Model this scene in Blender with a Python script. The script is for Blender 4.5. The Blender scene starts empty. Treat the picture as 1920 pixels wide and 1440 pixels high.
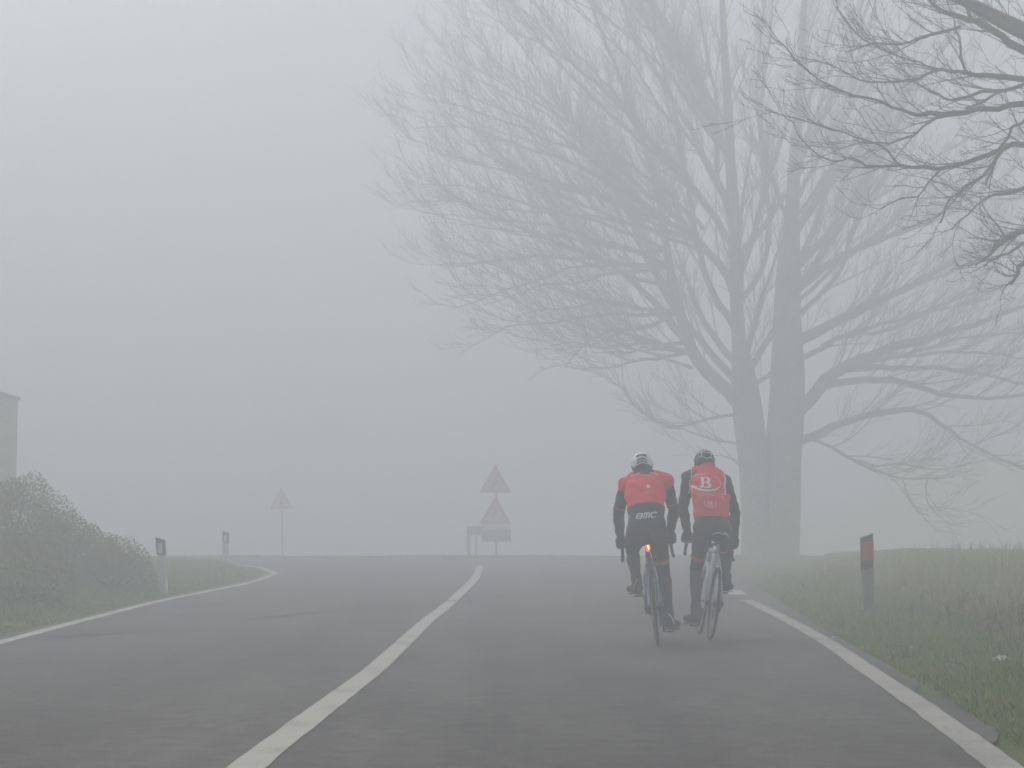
import bpy, bmesh, math, random
import numpy as np
from mathutils import Vector, Matrix
from mathutils.bvhtree import BVHTree

sc = bpy.context.scene
col = sc.collection
R = math.radians
rnd = random.Random(7)
rng = np.random.default_rng(11)

# ------------------------------------------------------------------ camera
CAM_H = 0.92; FPX = 3400.0; PITCH = math.atan(295 / FPX)
cam = bpy.data.cameras.new("camera"); cam_o = bpy.data.objects.new("camera", cam); col.objects.link(cam_o)
cam.sensor_width = 36; cam.lens = 36 * FPX / 1920
cam.clip_start = 0.05; cam.clip_end = 2000
cam_o.location = (0, 0, CAM_H); cam_o.rotation_euler = (math.pi / 2 + PITCH, 0, 0)
sc.camera = cam_o

# ------------------------------------------------------------------ sky, sun, exposure
SUN_EL, SUN_AZ = 48, -38            # azimuth measured from +Y, negative = to the left
w = bpy.data.worlds.new("World"); sc.world = w; w.use_nodes = True
nt = w.node_tree; nt.nodes.clear()
sky = nt.nodes.new("ShaderNodeTexSky"); sky.sky_type = 'NISHITA'; sky.sun_disc = False
sky.sun_elevation = R(SUN_EL); sky.sun_rotation = R(SUN_AZ)
sky.air_density = 1.0; sky.dust_density = 4.0; sky.ozone_density = 1.0
hs = nt.nodes.new("ShaderNodeHueSaturation"); hs.inputs['Saturation'].default_value = 0.6
bg = nt.nodes.new("ShaderNodeBackground"); bg.inputs['Strength'].default_value = 0.15
wo = nt.nodes.new("ShaderNodeOutputWorld")
nt.links.new(sky.outputs[0], hs.inputs['Color']); nt.links.new(hs.outputs[0], bg.inputs[0]); nt.links.new(bg.outputs[0], wo.inputs[0])

sl = bpy.data.lights.new("sun", 'SUN'); sl.energy = 0.8; sl.angle = R(40); sl.color = (1, .97, .93)
so = bpy.data.objects.new("sun", sl); col.objects.link(so)
d = Vector((math.sin(R(SUN_AZ)) * math.cos(R(SUN_EL)), math.cos(R(SUN_AZ)) * math.cos(R(SUN_EL)), math.sin(R(SUN_EL))))
so.rotation_euler = d.to_track_quat('Z', 'Y').to_euler(); so.location = d * 60
sc.view_settings.view_transform = 'Standard'; sc.view_settings.look = 'None'
sc.view_settings.exposure = 0.27; sc.view_settings.gamma = 1
FOG = 0.031
cy = sc.cycles
cy.use_denoising = True
cy.max_bounces = 8; cy.diffuse_bounces = 2; cy.glossy_bounces = 2; cy.transmission_bounces = 2
cy.volume_bounces = 5; cy.transparent_max_bounces = 4

# ------------------------------------------------------------------ helpers
def tag(o, label=None, cat=None, group=None, kind=None):
    if label: o['label'] = label
    if cat: o['category'] = cat
    if group: o['group'] = group
    if kind: o['kind'] = kind
    return o

def empty(name, loc=(0, 0, 0), rot=(0, 0, 0)):
    o = bpy.data.objects.new(name, None); col.objects.link(o)
    o.location = loc; o.rotation_euler = rot; o.empty_display_size = .2
    return o

def mat(name, c, rough=.8, var=0.0, scale=8, c2=None, metal=0, bump=0, emit=None, estr=0, spec=.3, coord='Object', detail=4):
    m = bpy.data.materials.new(name); m.use_nodes = True
    n = m.node_tree; b = n.nodes['Principled BSDF']
    b.inputs['Base Color'].default_value = (*c, 1); b.inputs['Roughness'].default_value = rough
    b.inputs['Metallic'].default_value = metal; b.inputs['Specular IOR Level'].default_value = spec
    if c2 is None and var: c2 = tuple(v * (1 - var) for v in c)
    if c2 is not None:
        tc = n.nodes.new('ShaderNodeTexCoord'); no = n.nodes.new('ShaderNodeTexNoise'); no.inputs['Scale'].default_value = scale
        no.inputs['Detail'].default_value = detail; no.inputs['Roughness'].default_value = .6
        cr = n.nodes.new('ShaderNodeValToRGB'); cr.color_ramp.elements[0].position = .35; cr.color_ramp.elements[1].position = .65
        cr.color_ramp.elements[0].color = (*c2, 1); cr.color_ramp.elements[1].color = (*c, 1)
        n.links.new(tc.outputs[coord], no.inputs['Vector']); n.links.new(no.outputs['Fac'], cr.inputs[0]); n.links.new(cr.outputs[0], b.inputs['Base Color'])
        if bump:
            bp = n.nodes.new('ShaderNodeBump'); bp.inputs['Strength'].default_value = bump; bp.inputs['Distance'].default_value = .01
            n.links.new(no.outputs['Fac'], bp.inputs['Height']); n.links.new(bp.outputs[0], b.inputs['Normal'])
    if emit:
        b.inputs['Emission Color'].default_value = (*emit, 1); b.inputs['Emission Strength'].default_value = estr
    return m

class MB:
    def __init__(s): s.v = []; s.f = []; s.m = []; s.cur = 0
    def add(s, vs, fs):
        o = len(s.v); s.v.extend(tuple(p) for p in vs)
        for f in fs: s.f.append(tuple(i + o for i in f)); s.m.append(s.cur)
    def box(s, c, size, M=None):
        x, y, z = (k / 2 for k in size); vs = [Vector((a * x, b * y, e * z)) for a in (-1, 1) for b in (-1, 1) for e in (-1, 1)]
        if M is not None: vs = [M @ v for v in vs]
        vs = [v + Vector(c) for v in vs]
        s.add(vs, [(0, 1, 3, 2), (4, 6, 7, 5), (0, 4, 5, 1), (2, 3, 7, 6), (0, 2, 6, 4), (1, 5, 7, 3)])
    def tube(s, pts, rad, n=8, caps=True, ell=None, up=None):
        """swept tube; rad = per-point radius; ell = per-point second radius (along 'up')"""
        P = [Vector(p) for p in pts]; k = len(P)
        if not hasattr(rad, '__len__'): rad = [rad] * k
        vs = []; prev = None
        for i in range(k):
            t = (P[min(i + 1, k - 1)] - P[max(i - 1, 0)])
            t = t.normalized() if t.length > 1e-9 else Vector((0, 0, 1))
            if up is not None:
                b = Vector(up[i] if hasattr(up[0], '__len__') else up); a = b.cross(t)
                a = a.normalized() if a.length > 1e-6 else t.orthogonal().normalized()
                b = t.cross(a).normalized()
            else:
                if prev is None: a = t.orthogonal().normalized()
                else:
                    a = prev - t * prev.dot(t); a = a.normalized() if a.length > 1e-6 else t.orthogonal().normalized()
                b = t.cross(a); prev = a
            r1 = rad[i]; r2 = ell[i] if ell is not None else r1
            for j in range(n):
                th = 2 * math.pi * j / n; vs.append(P[i] + a * (math.cos(th) * r1) + b * (math.sin(th) * r2))
        fs = []
        for i in range(k - 1):
            for j in range(n):
                j2 = (j + 1) % n; fs.append((i * n + j, i * n + j2, (i + 1) * n + j2, (i + 1) * n + j))
        if caps: fs.append(tuple(range(n - 1, -1, -1))); fs.append(tuple((k - 1) * n + j for j in range(n)))
        s.add(vs, fs)
    def ell(s, c, r, nu=16, nv=10, M=None):
        vs = []; fs = []; c = Vector(c)
        for i in range(nv + 1):
            ph = math.pi * i / nv
            for j in range(nu):
                th = 2 * math.pi * j / nu
                p = Vector((r[0] * math.sin(ph) * math.cos(th), r[1] * math.sin(ph) * math.sin(th), r[2] * math.cos(ph)))
                if M is not None: p = M @ p
                vs.append(c + p)
        for i in range(nv):
            for j in range(nu):
                j2 = (j + 1) % nu; fs.append((i * nu + j, (i + 1) * nu + j, (i + 1) * nu + j2, i * nu + j2))
        s.add(vs, fs)
    def ring(s, c, Rr, r, axis='x', n=48, k=8, rx=None):
        """torus round the x axis; rx = half width along the axis"""
        rx = rx or r; vs = []; fs = []
        for i in range(n):
            a = 2 * math.pi * i / n
            for j in range(k):
                b = 2 * math.pi * j / k; q = Rr + r * math.cos(b)
                vs.append((c[0] + rx * math.sin(b), c[1] + q * math.cos(a), c[2] + q * math.sin(a)))
        for i in range(n):
            for j in range(k):
                i2 = (i + 1) % n; j2 = (j + 1) % k
                fs.append((i * k + j, i2 * k + j, i2 * k + j2, i * k + j2))
        s.add(vs, fs)
    def prism(s, poly, y0, y1):
        """polygon in x,z extruded from y0 to y1"""
        n = len(poly); vs = [(p[0], y0, p[1]) for p in poly] + [(p[0], y1, p[1]) for p in poly]
        fs = [tuple(range(n)), tuple(range(2 * n - 1, n - 1, -1))] + [(i, i + n, (i + 1) % n + n, (i + 1) % n) for i in range(n)]
        s.add(vs, fs)
    def build(s, name, mats, parent=None, smooth=True, fix=True):
        me = bpy.data.meshes.new(name); me.from_pydata(s.v, [], s.f)
        if not isinstance(mats, (list, tuple)): mats = [mats]
        for m in mats: me.materials.append(m)
        me.polygons.foreach_set('material_index', s.m)
        if fix:
            bm = bmesh.new(); bm.from_mesh(me); bmesh.ops.remove_doubles(bm, verts=bm.verts, dist=1e-6)
            bmesh.ops.recalc_face_normals(bm, faces=bm.faces); bm.to_mesh(me); bm.free()
        me.polygons.foreach_set('use_smooth', [smooth] * len(me.polygons)); me.update()
        o = bpy.data.objects.new(name, me); col.objects.link(o)
        if parent: o.parent = parent
        return o

def np_mesh(name, V, F, mats, mi=None, parent=None, smooth=False):
    """V (n,3), F (m,k) numpy"""
    me = bpy.data.meshes.new(name); k = F.shape[1]
    me.vertices.add(len(V)); me.vertices.foreach_set('co', V.astype(np.float32).ravel())
    me.loops.add(F.size); me.loops.foreach_set('vertex_index', F.astype(np.int32).ravel())
    me.polygons.add(len(F)); me.polygons.foreach_set('loop_start', np.arange(0, F.size, k, dtype=np.int32))
    me.polygons.foreach_set('loop_total', np.full(len(F), k, dtype=np.int32))
    for m in (mats if isinstance(mats, (list, tuple)) else [mats]): me.materials.append(m)
    if mi is not None: me.polygons.foreach_set('material_index', mi.astype(np.int32))
    me.polygons.foreach_set('use_smooth', np.full(len(F), smooth))
    me.update(calc_edges=True); me.validate()
    o = bpy.data.objects.new(name, me); col.objects.link(o)
    if parent: o.parent = parent
    return o

def at(px, py, Y):
    """pixel of the 1920x1440 survey picture -> world point at distance Y"""
    a = (px - 960) / FPX; b = (720 - py) / FPX; c, s_ = math.cos(PITCH), math.sin(PITCH)
    dy = c - b * s_; dz = s_ + b * c; t = Y / dy
    return Vector((a * t, Y, CAM_H + dz * t))

def sm(a, b, x):
    t = np.clip((x - a) / (b - a), 0, 1); return t * t * (3 - 2 * t)

# ------------------------------------------------------------------ terrain
PY = np.array([-200, 0, 12, 16, 20, 25, 30, 36, 42, 48, 54, 60, 70, 100, 240.])
PZ = np.array([0, 0, 0, .01, .04, .10, .18, .28, .36, .42, .42, .36, .15, -.6, -1.2])
PM = np.zeros(len(PY)); PM[1:-1] = (PZ[2:] - PZ[:-2]) / (PY[2:] - PY[:-2])
def prof(y):
    y = np.clip(np.asarray(y, float), PY[0], PY[-1]); i = np.clip(np.searchsorted(PY, y) - 1, 0, len(PY) - 2)
    h = PY[i + 1] - PY[i]; t = (y - PY[i]) / h
    return (2*t**3-3*t*t+1)*PZ[i]+(t**3-2*t*t+t)*h*PM[i]+(-2*t**3+3*t*t)*PZ[i+1]+(t**3-t*t)*h*PM[i+1]

RY = [-110, 0, 7.5, 8.6, 11.15, 14.05, 17.7, 21.9, 28, 33.4, 37.3, 42, 46, 48.5, 50.3, 240]
RX = [1.2, 1.9, 2.21, 2.32, 2.60, 2.84, 3.12, 3.45, 3.92, 4.30, 4.60, 4.9, 5.3, 6.2, 9, 9]
LY = [-110, 0, 10, 15.2, 18.8, 21.65, 25.1, 28.5, 31.7, 34.8, 36.4, 38.2, 40.5, 42.5, 44.0, 45.2, 46.2, 50.3, 240]
LX = [-4.0, -4.3, -4.5, -4.62, -4.82, -4.9, -4.94, -4.78, -4.66, -4.72, -4.85, -5.2, -5.75, -6.5, -7.6, -11, -30, -60, -60]
def XR(y): return np.interp(y, RY, RX)
def XL(y): return np.interp(y, LY, LX)

def vnoise(x, y, s=1.0, seed=0):
    x = np.asarray(x, float) / s; y = np.asarray(y, float) / s
    xi = np.floor(x).astype(int); yi = np.floor(y).astype(int); fx = x - xi; fy = y - yi
    fx = fx * fx * (3 - 2 * fx); fy = fy * fy * (3 - 2 * fy)
    def h(a, b):
        n = (a * 374761393 + b * 668265263 + seed * 144269) & 0x7fffffff
        n = ((n ^ (n >> 13)) * 1274126177) & 0x7fffffff
        return (n & 0xffff) / 65535.0
    return (h(xi, yi) * (1 - fx) + h(xi + 1, yi) * fx) * (1 - fy) + (h(xi, yi + 1) * (1 - fx) + h(xi + 1, yi + 1) * fx) * fy

def ground(x, y):
    """height of the grass ground outside the road"""
    x = np.asarray(x, float); y = np.asarray(y, float)
    z = prof(y) + 0.0
    d = x - XR(y); on = np.where(y < 50.3, 1, 0)
    far = 1 - .75 * sm(32, 46, y)
    br = (.47 * sm(.15, 3.4, d) - .12 * sm(3.5, 10, d)) * far * sm(0, .1, d)
    br = br + sm(.2, 2, d) * (vnoise(x, y, 1.7, 3) - .5) * .12 + sm(.1, .6, d) * (vnoise(x, y, .4, 5) - .4) * .05
    e = XL(y) - x
    lf = sm(15, 19, y) * (1 - sm(27, 33, y))
    bl = lf * (1.15 * sm(.9, 4.5, e)) + sm(.1, 1.0, e) * .07 + sm(.2, 1.5, e) * (vnoise(x, y, 1.1, 9) - .5) * .10
    inside = (d <= 0) & (e <= 0) & (y < 50.3)
    beyond = sm(50.3, 52, y) * ((vnoise(x, y, 3.0, 21)) * .05)
    out = z + np.where(y < 50.3, np.where(d > 0, br, 0) + np.where(e > 0, bl, 0), beyond)
    return np.where(inside, z - .06, out)

rows = np.concatenate([np.arange(-110, 0, 10), np.arange(0, 6, 1), np.arange(6, 36, .25), np.arange(36, 50.25, .2), [50.25, 50.35],
                       np.arange(50.6, 62, .4), np.arange(63, 100, 3), np.arange(100, 229, 8)])
offs = np.concatenate([[0, .03, .08], np.arange(.16, 1.2, .12), np.arange(1.3, 4, .22), np.arange(4.3, 12, .6), np.geomspace(13, 1, 2)[:1], [16, 22, 32, 50, 80, 112]])
offs = np.unique(offs)
mid = np.linspace(0, 1, 24)[1:-1]
V = []
for y in rows:
    xl = max(float(XL(y)), -90); xr = float(XR(y))
    if y > 50.3: xl, xr = -4.9, 5.0
    L = xl - offs[::-1]; L = np.maximum(L, -118 + np.arange(len(L)) * .01)
    Rr = xr + offs; Rr = np.minimum(Rr, 118 - .01 * np.arange(len(Rr))[::-1])
    xs = np.concatenate([L, xl + (xr - xl) * mid, Rr])
    zz = ground(xs, np.full(len(xs), y))
    if y <= 50.3:
        nL = len(L); zz[nL - 1] = prof(y) - .004; zz[nL + len(mid)] = prof(y) - .004
    V.append(np.stack([xs, np.full(len(xs), y), zz], 1))
nc = V[0].shape[0]; nr = len(V); V = np.concatenate(V)
ii, jj = np.meshgrid(np.arange(nr - 1), np.arange(nc - 1), indexing='ij'); a = (ii * nc + jj).ravel()
F = np.stack([a, a + 1, a + nc + 1, a + nc], 1)

def ground_mat():
    m = bpy.data.materials.new('grass_soil'); m.use_nodes = True; n = m.node_tree; b = n.nodes['Principled BSDF']; b.inputs['Roughness'].default_value = .95
    b.inputs['Specular IOR Level'].default_value = .1
    tc = n.nodes.new('ShaderNodeTexCoord')
    n1 = n.nodes.new('ShaderNodeTexNoise'); n1.inputs['Scale'].default_value = .7; n1.inputs['Detail'].default_value = 6
    n2 = n.nodes.new('ShaderNodeTexNoise'); n2.inputs['Scale'].default_value = 14; n2.inputs['Detail'].default_value = 5
    r1 = n.nodes.new('ShaderNodeValToRGB'); r1.color_ramp.elements[0].color = (.095, .120, .038, 1); r1.color_ramp.elements[1].color = (.165, .165, .070, 1)
    r1.color_ramp.elements[0].position = .4; r1.color_ramp.elements[1].position = .62
    r2 = n.nodes.new('ShaderNodeValToRGB'); r2.color_ramp.elements[0].color = (.55, .55, .5, 1); r2.color_ramp.elements[1].color = (1.2, 1.2, 1.1, 1)
    mx = n.nodes.new('ShaderNodeMix'); mx.data_type = 'RGBA'; mx.blend_type = 'MULTIPLY'; mx.inputs[0].default_value = 1
    for k in (n1, n2): n.links.new(tc.outputs['Object'], k.inputs['Vector'])
    n.links.new(n1.outputs['Fac'], r1.inputs[0]); n.links.new(n2.outputs['Fac'], r2.inputs[0])
    n.links.new(r1.outputs[0], mx.inputs[6]); n.links.new(r2.outputs[0], mx.inputs[7]); n.links.new(mx.outputs[2], b.inputs['Base Color'])
    return m
M_ground = ground_mat()
g = np_mesh('ground', V, F, M_ground, smooth=True); tag(g, kind='structure')

def road_mat():
    m = bpy.data.materials.new('asphalt'); m.use_nodes = True; n = m.node_tree; b = n.nodes['Principled BSDF']; b.inputs['Roughness'].default_value = .82
    b.inputs['Specular IOR Level'].default_value = .35
    tc = n.nodes.new('ShaderNodeTexCoord')
    mp = n.nodes.new('ShaderNodeMapping'); mp.inputs['Scale'].default_value = (1, .35, 1)
    n1 = n.nodes.new('ShaderNodeTexNoise'); n1.inputs['Scale'].default_value = .9; n1.inputs['Detail'].default_value = 5; n1.inputs['Roughness'].default_value = .6
    n2 = n.nodes.new('ShaderNodeTexNoise'); n2.inputs['Scale'].default_value = 160; n2.inputs['Detail'].default_value = 2
    n3 = n.nodes.new('ShaderNodeTexVoronoi'); n3.inputs['Scale'].default_value = 90
    n4 = n.nodes.new('ShaderNodeTexNoise'); n4.inputs['Scale'].default_value = 7; n4.inputs['Detail'].default_value = 6
    r1 = n.nodes.new('ShaderNodeValToRGB'); r1.color_ramp.elements[0].color = (.078, .072, .067, 1); r1.color_ramp.elements[1].color = (.128, .119, .109, 1)
    r1.color_ramp.elements[0].position = .36; r1.color_ramp.elements[1].position = .64
    r2 = n.nodes.new('ShaderNodeValToRGB'); r2.color_ramp.elements[0].color = (.52, .52, .52, 1); r2.color_ramp.elements[1].color = (1.35, 1.35, 1.33, 1)
    r2.color_ramp.elements[0].position = .3; r2.color_ramp.elements[1].position = .7
    r4 = n.nodes.new('ShaderNodeValToRGB'); r4.color_ramp.elements[0].color = (.80, .80, .79, 1); r4.color_ramp.elements[1].color = (1.1, 1.1, 1.1, 1)
    r4.color_ramp.elements[0].position = .4; r4.color_ramp.elements[1].position = .6
    n.links.new(tc.outputs['Object'], mp.inputs[0]); n.links.new(mp.outputs[0], n1.inputs['Vector'])
    for k in (n2, n3, n4): n.links.new(tc.outputs['Object'], k.inputs['Vector'])
    mx = n.nodes.new('ShaderNodeMix'); mx.data_type = 'RGBA'; mx.blend_type = 'MULTIPLY'; mx.inputs[0].default_value = 1
    my = n.nodes.new('ShaderNodeMix'); my.data_type = 'RGBA'; my.blend_type = 'MULTIPLY'; my.inputs[0].default_value = 1
    n.links.new(n1.outputs['Fac'], r1.inputs[0]); n.links.new(n2.outputs['Fac'], r2.inputs[0]); n.links.new(n4.outputs['Fac'], r4.inputs[0])
    mp5 = n.nodes.new('ShaderNodeMapping'); mp5.inputs['Scale'].default_value = (1.5, .035, 1); n5 = n.nodes.new('ShaderNodeTexNoise'); n5.inputs['Scale'].default_value = 1; n5.inputs['Detail'].default_value = 3
    r5 = n.nodes.new('ShaderNodeValToRGB'); r5.color_ramp.elements[0].color = (.86, .855, .85, 1); r5.color_ramp.elements[1].color = (1.08, 1.08, 1.08, 1); r5.color_ramp.elements[0].position = .38; r5.color_ramp.elements[1].position = .62
    n.links.new(tc.outputs['Object'], mp5.inputs[0]); n.links.new(mp5.outputs[0], n5.inputs['Vector']); n.links.new(n5.outputs['Fac'], r5.inputs[0])
    mz = n.nodes.new('ShaderNodeMix'); mz.data_type = 'RGBA'; mz.blend_type = 'MULTIPLY'; mz.inputs[0].default_value = 1
    n.links.new(r1.outputs[0], mx.inputs[6]); n.links.new(r2.outputs[0], mx.inputs[7])
    n.links.new(mx.outputs[2], my.inputs[6]); n.links.new(r4.outputs[0], my.inputs[7]); n.links.new(my.outputs[2], mz.inputs[6]); n.links.new(r5.outputs[0], mz.inputs[7]); n.links.new(mz.outputs[2], b.inputs['Base Color'])
    bp = n.nodes.new('ShaderNodeBump'); bp.inputs['Strength'].default_value = .5; bp.inputs['Distance'].default_value = .004
    n.links.new(n3.outputs['Distance'], bp.inputs['Height']); n.links.new(bp.outputs[0], b.inputs['Normal'])
    return m
M_road = road_mat()
rr = rows[(rows <= 50.3)]
rr = np.unique(np.concatenate([rr, np.arange(6, 36, .125)]))
V = []
for y in rr:
    xl = max(float(XL(y)), -90) - .05 - .05 * float(vnoise(0, y, .5, 31)); xr = float(XR(y)) - .02 + (.22 * (float(vnoise(3, y, .7, 33)) - .5) + .12 * (float(vnoise(5, y, .22, 34)) - .5)) * (1 if 5 < y < 45 else 0)
    xs = xl + (xr - xl) * np.linspace(0, 1, 26)
    V.append(np.stack([xs, np.full(26, y), prof(y) + np.zeros(26)], 1))
nr = len(V); V = np.concatenate(V); ii, jj = np.meshgrid(np.arange(nr - 1), np.arange(25), indexing='ij'); a = (ii * 26 + jj).ravel()
road = np_mesh('road', V, np.stack([a, a + 1, a + 27, a + 26], 1), M_road, smooth=True); tag(road, kind='structure')

def paint_mat(name, c, wear=.5):
    m = bpy.data.materials.new(name); m.use_nodes = True; n = m.node_tree; b = n.nodes['Principled BSDF']; b.inputs['Roughness'].default_value = .7
    tc = n.nodes.new('ShaderNodeTexCoord'); n1 = n.nodes.new('ShaderNodeTexNoise'); n1.inputs['Scale'].default_value = 45; n1.inputs['Detail'].default_value = 8; n1.inputs['Roughness'].default_value = .75
    n2 = n.nodes.new('ShaderNodeTexNoise'); n2.inputs['Scale'].default_value = 1.8; n2.inputs['Detail'].default_value = 3
    ad = n.nodes.new('ShaderNodeMath'); ad.operation = 'ADD'
    r1 = n.nodes.new('ShaderNodeValToRGB'); r1.color_ramp.elements[0].color = (.15, .145, .14, 1); r1.color_ramp.elements[1].color = (*c, 1)
    r1.color_ramp.elements[0].position = .5 * wear + .12; r1.color_ramp.elements[1].position = .5 * wear + .3
    ml = n.nodes.new('ShaderNodeMath'); ml.operation = 'MULTIPLY'; ml.inputs[1].default_value = .5
    for k in (n1, n2): n.links.new(tc.outputs['Object'], k.inputs['Vector'])
    n.links.new(n1.outputs['Fac'], ad.inputs[0]); n.links.new(n2.outputs['Fac'], ad.inputs[1]); n.links.new(ad.outputs[0], ml.inputs[0])
    n.links.new(ml.outputs[0], r1.inputs[0]); n.links.new(r1.outputs[0], b.inputs['Base Color'])
    return m
M_paint = paint_mat('road_paint', (.44, .425, .37), .35); M_paint2 = paint_mat('worn_road_paint', (.36, .35, .30), .42)
def smooth_path(pts, step=.12):
    pts = [np.array(p, float) for p in pts]; out = []
    for i in range(len(pts) - 1):
        p0 = pts[max(i - 1, 0)]; p1 = pts[i]; p2 = pts[i + 1]; p3 = pts[min(i + 2, len(pts) - 1)]
        n = max(2, int(np.linalg.norm(p2 - p1) / step))
        for k in range(n):
            t = k / n; out.append(.5 * ((2 * p1) + (p2 - p0) * t + (2 * p0 - 5 * p1 + 4 * p2 - p3) * t * t + (3 * p1 - p0 - 3 * p2 + p3) * t ** 3))
    out.append(pts[-1]); return np.array(out)
def strip(name, pts, width, lift, m, jit=.008, seed=1):
    P = smooth_path(pts, .06); T = np.gradient(P, axis=0); T /= np.linalg.norm(T, axis=1)[:, None]; N = np.stack([T[:, 1], -T[:, 0]], 1)
    r = np.random.default_rng(seed); ker = np.ones(5) / 5 ** .5; wl = width / 2 + np.convolve(r.normal(0, jit * .7, len(P)), ker, 'same'); wr = width / 2 + np.convolve(r.normal(0, jit * .7, len(P)), ker, 'same')
    wl[[0, -1]] *= .8
    A = P - N * wl[:, None]; B = P + N * wr[:, None]
    V = np.concatenate([np.c_[A, prof(A[:, 1]) + lift], np.c_[B, prof(B[:, 1]) + lift]])
    k = len(P); i = np.arange(k - 1); Fc = np.stack([i, i + k, i + 1 + k, i + 1], 1)
    o = np_mesh(name, V, Fc, m, smooth=True); tag(o, kind='structure'); return o
strip('centre_line', [(-1.13, 3), (-1.11, 5.2), (-1.085, 7.5), (-1.05, 9.8), (-.99, 13), (-.98, 15.3), (-.94, 20.1), (-.83, 24.7), (-.74, 29.9), (-.68, 33.4), (-.70, 39), (-.74, 42)], .16, .004, M_paint, .003, 2)
strip('edge_line', [(1.56, 3), (1.77, 5.2), (2.01, 7.5), (2.26, 9.95), (2.51, 12.7), (2.81, 16.1), (3.06, 20.1), (3.27, 25.4)], .155, .004, M_paint2, .004, 3)
strip('edge_line', [(3.33, 27.0), (3.44, 28.6)], .30, .004, M_paint, .006, 4)
strip('edge_line', [(3.56, 30.3), (3.70, 32.0)], .22, .004, M_paint, .006, 5)
strip('edge_line', [(4.22, 42.0), (4.75, 46.5)], .18, .004, M_paint, .006, 6)
strip('edge_line', [(-4.25, 8), (-4.5, 14.5), (-4.6, 16.4), (-4.72, 18.8), (-4.8, 21.65), (-4.84, 25.1), (-4.68, 28.5), (-4.54, 31.7), (-4.60, 34.3), (-4.72, 36.2), (-5.08, 38.0), (-5.6, 40.4), (-6.5, 43)], .14, .004, M_paint, .006, 7)
M_tar = mat('dark_tar', (.03, .03, .03), .6)
strip('crack', [(-3.0, 20.6), (-2.72, 21.1), (-2.1, 22.75), (-1.42, 24.3), (-.74, 25.2), (0, 25.8), (.6, 26.1)], .10, .007, M_tar, .030, 8)
strip('crack', [(-4.3, 17.2), (-4.1, 17.6), (-3.8, 17.9)], .10, .007, mat('faint_stain', (.06, .058, .058), .8), .03, 9)

# ------------------------------------------------------------------ grass
def blades(name, xy, h, wd, mats, mi, lean=.35, seed=5):
    r = np.random.default_rng(seed); n = len(xy); z = ground(xy[:, 0], xy[:, 1])
    base = np.c_[xy, z - .01]; az = r.uniform(0, 2 * np.pi, n); la = r.uniform(0, 2 * np.pi, n); ln = np.abs(r.normal(0, lean, n)) * h
    side = np.c_[np.cos(az), np.sin(az), np.zeros(n)] * (wd / 2)[:, None]
    tip = base + np.c_[np.cos(la) * ln, np.sin(la) * ln, h]
    midp = base + np.c_[np.cos(la) * ln * .3, np.sin(la) * ln * .3, h * .6]
    V = np.empty((n, 5, 3)); V[:, 0] = base - side; V[:, 1] = base + side; V[:, 2] = midp + side * .8; V[:, 3] = midp - side * .8; V[:, 4] = tip
    V = V.reshape(-1, 3); i = np.arange(n) * 5
    F = np.concatenate([np.stack([i, i + 1, i + 2], 1), np.stack([i, i + 2, i + 3], 1), np.stack([i + 3, i + 2, i + 4], 1)])
    return np_mesh(name, V, F, mats, np.concatenate([mi] * 3))
MG = [mat('blade_green', (.17, .29, .04), .7), mat('blade_olive', (.27, .30, .07), .75), mat('blade_dry', (.33, .27, .14), .85), mat('blade_dark', (.08, .11, .03), .8), mat('blade_straw', (.34, .29, .16), .85)]
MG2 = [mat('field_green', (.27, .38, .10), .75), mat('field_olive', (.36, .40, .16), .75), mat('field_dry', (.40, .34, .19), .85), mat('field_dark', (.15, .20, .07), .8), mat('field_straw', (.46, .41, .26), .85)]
def pickm(x, y, r, dry):
    n = vnoise(x, y, .9, 41) * .6 + vnoise(x, y, .25, 42) * .4; q = r.uniform(0, 1, len(x)); out = np.where(q < .5, 0, 1)
    out = np.where(q > .86, 3, out); d_ = np.clip(dry + (n - .5) * 1.3, 0, .9); q2 = r.uniform(0, 1, len(x))
    out = np.where(q2 < d_ * .8, 2, out); out = np.where(q2 < d_ * .25, 4, out); return out
# right verge, close to the camera
r = np.random.default_rng(3); N = 400000
y = 6 + 26 * r.uniform(0, 1, N) ** 1.5; dd = r.uniform(0, 1, N) ** 1.3 * (2.6 + y * .16) - .10 * r.uniform(0, 1, N) ** 2; x = XR(y) + dd
keep = (vnoise(x, y, .35, 51) + vnoise(x, y, .09, 52) * .7 > .30) & (x < 960 / FPX * y * 1.12 + .6)
keep &= (dd > .02) | (vnoise(x, y, .12, 55) > .45)
x, y, dd = x[keep], y[keep], dd[keep]
edge = sm(0, .5, dd); h = (.030 + .045 * edge + .05 * vnoise(x, y, .5, 53) * edge) * r.uniform(.5, 1.4, len(x))
dry = .08 + .38 * sm(.6, 1.6, dd) * (1 - sm(2.0, 3.0, dd)) * sm(9, 13, y) + .22 * sm(15, 22, y) * (1 - sm(.5, 1.6, dd))
tall = (r.uniform(0, 1, len(x)) < .03 * sm(.6, 1.5, dd)); h = np.where(tall, h * 2.6, h)
o = blades('grass', np.c_[x, y], h, .004 + .00022 * y + r.uniform(0, .003, len(x)), MG + MG2, np.where(tall, 2, pickm(x, y, r, dry)) + 5 * ((dd > 1.5 + .9 * (vnoise(x, y, .8, 57) - .5)) & (y > 11)), .45, 6); tag(o, 'short green and straw coloured grass on the right roadside verge', 'grass', kind='stuff')
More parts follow.
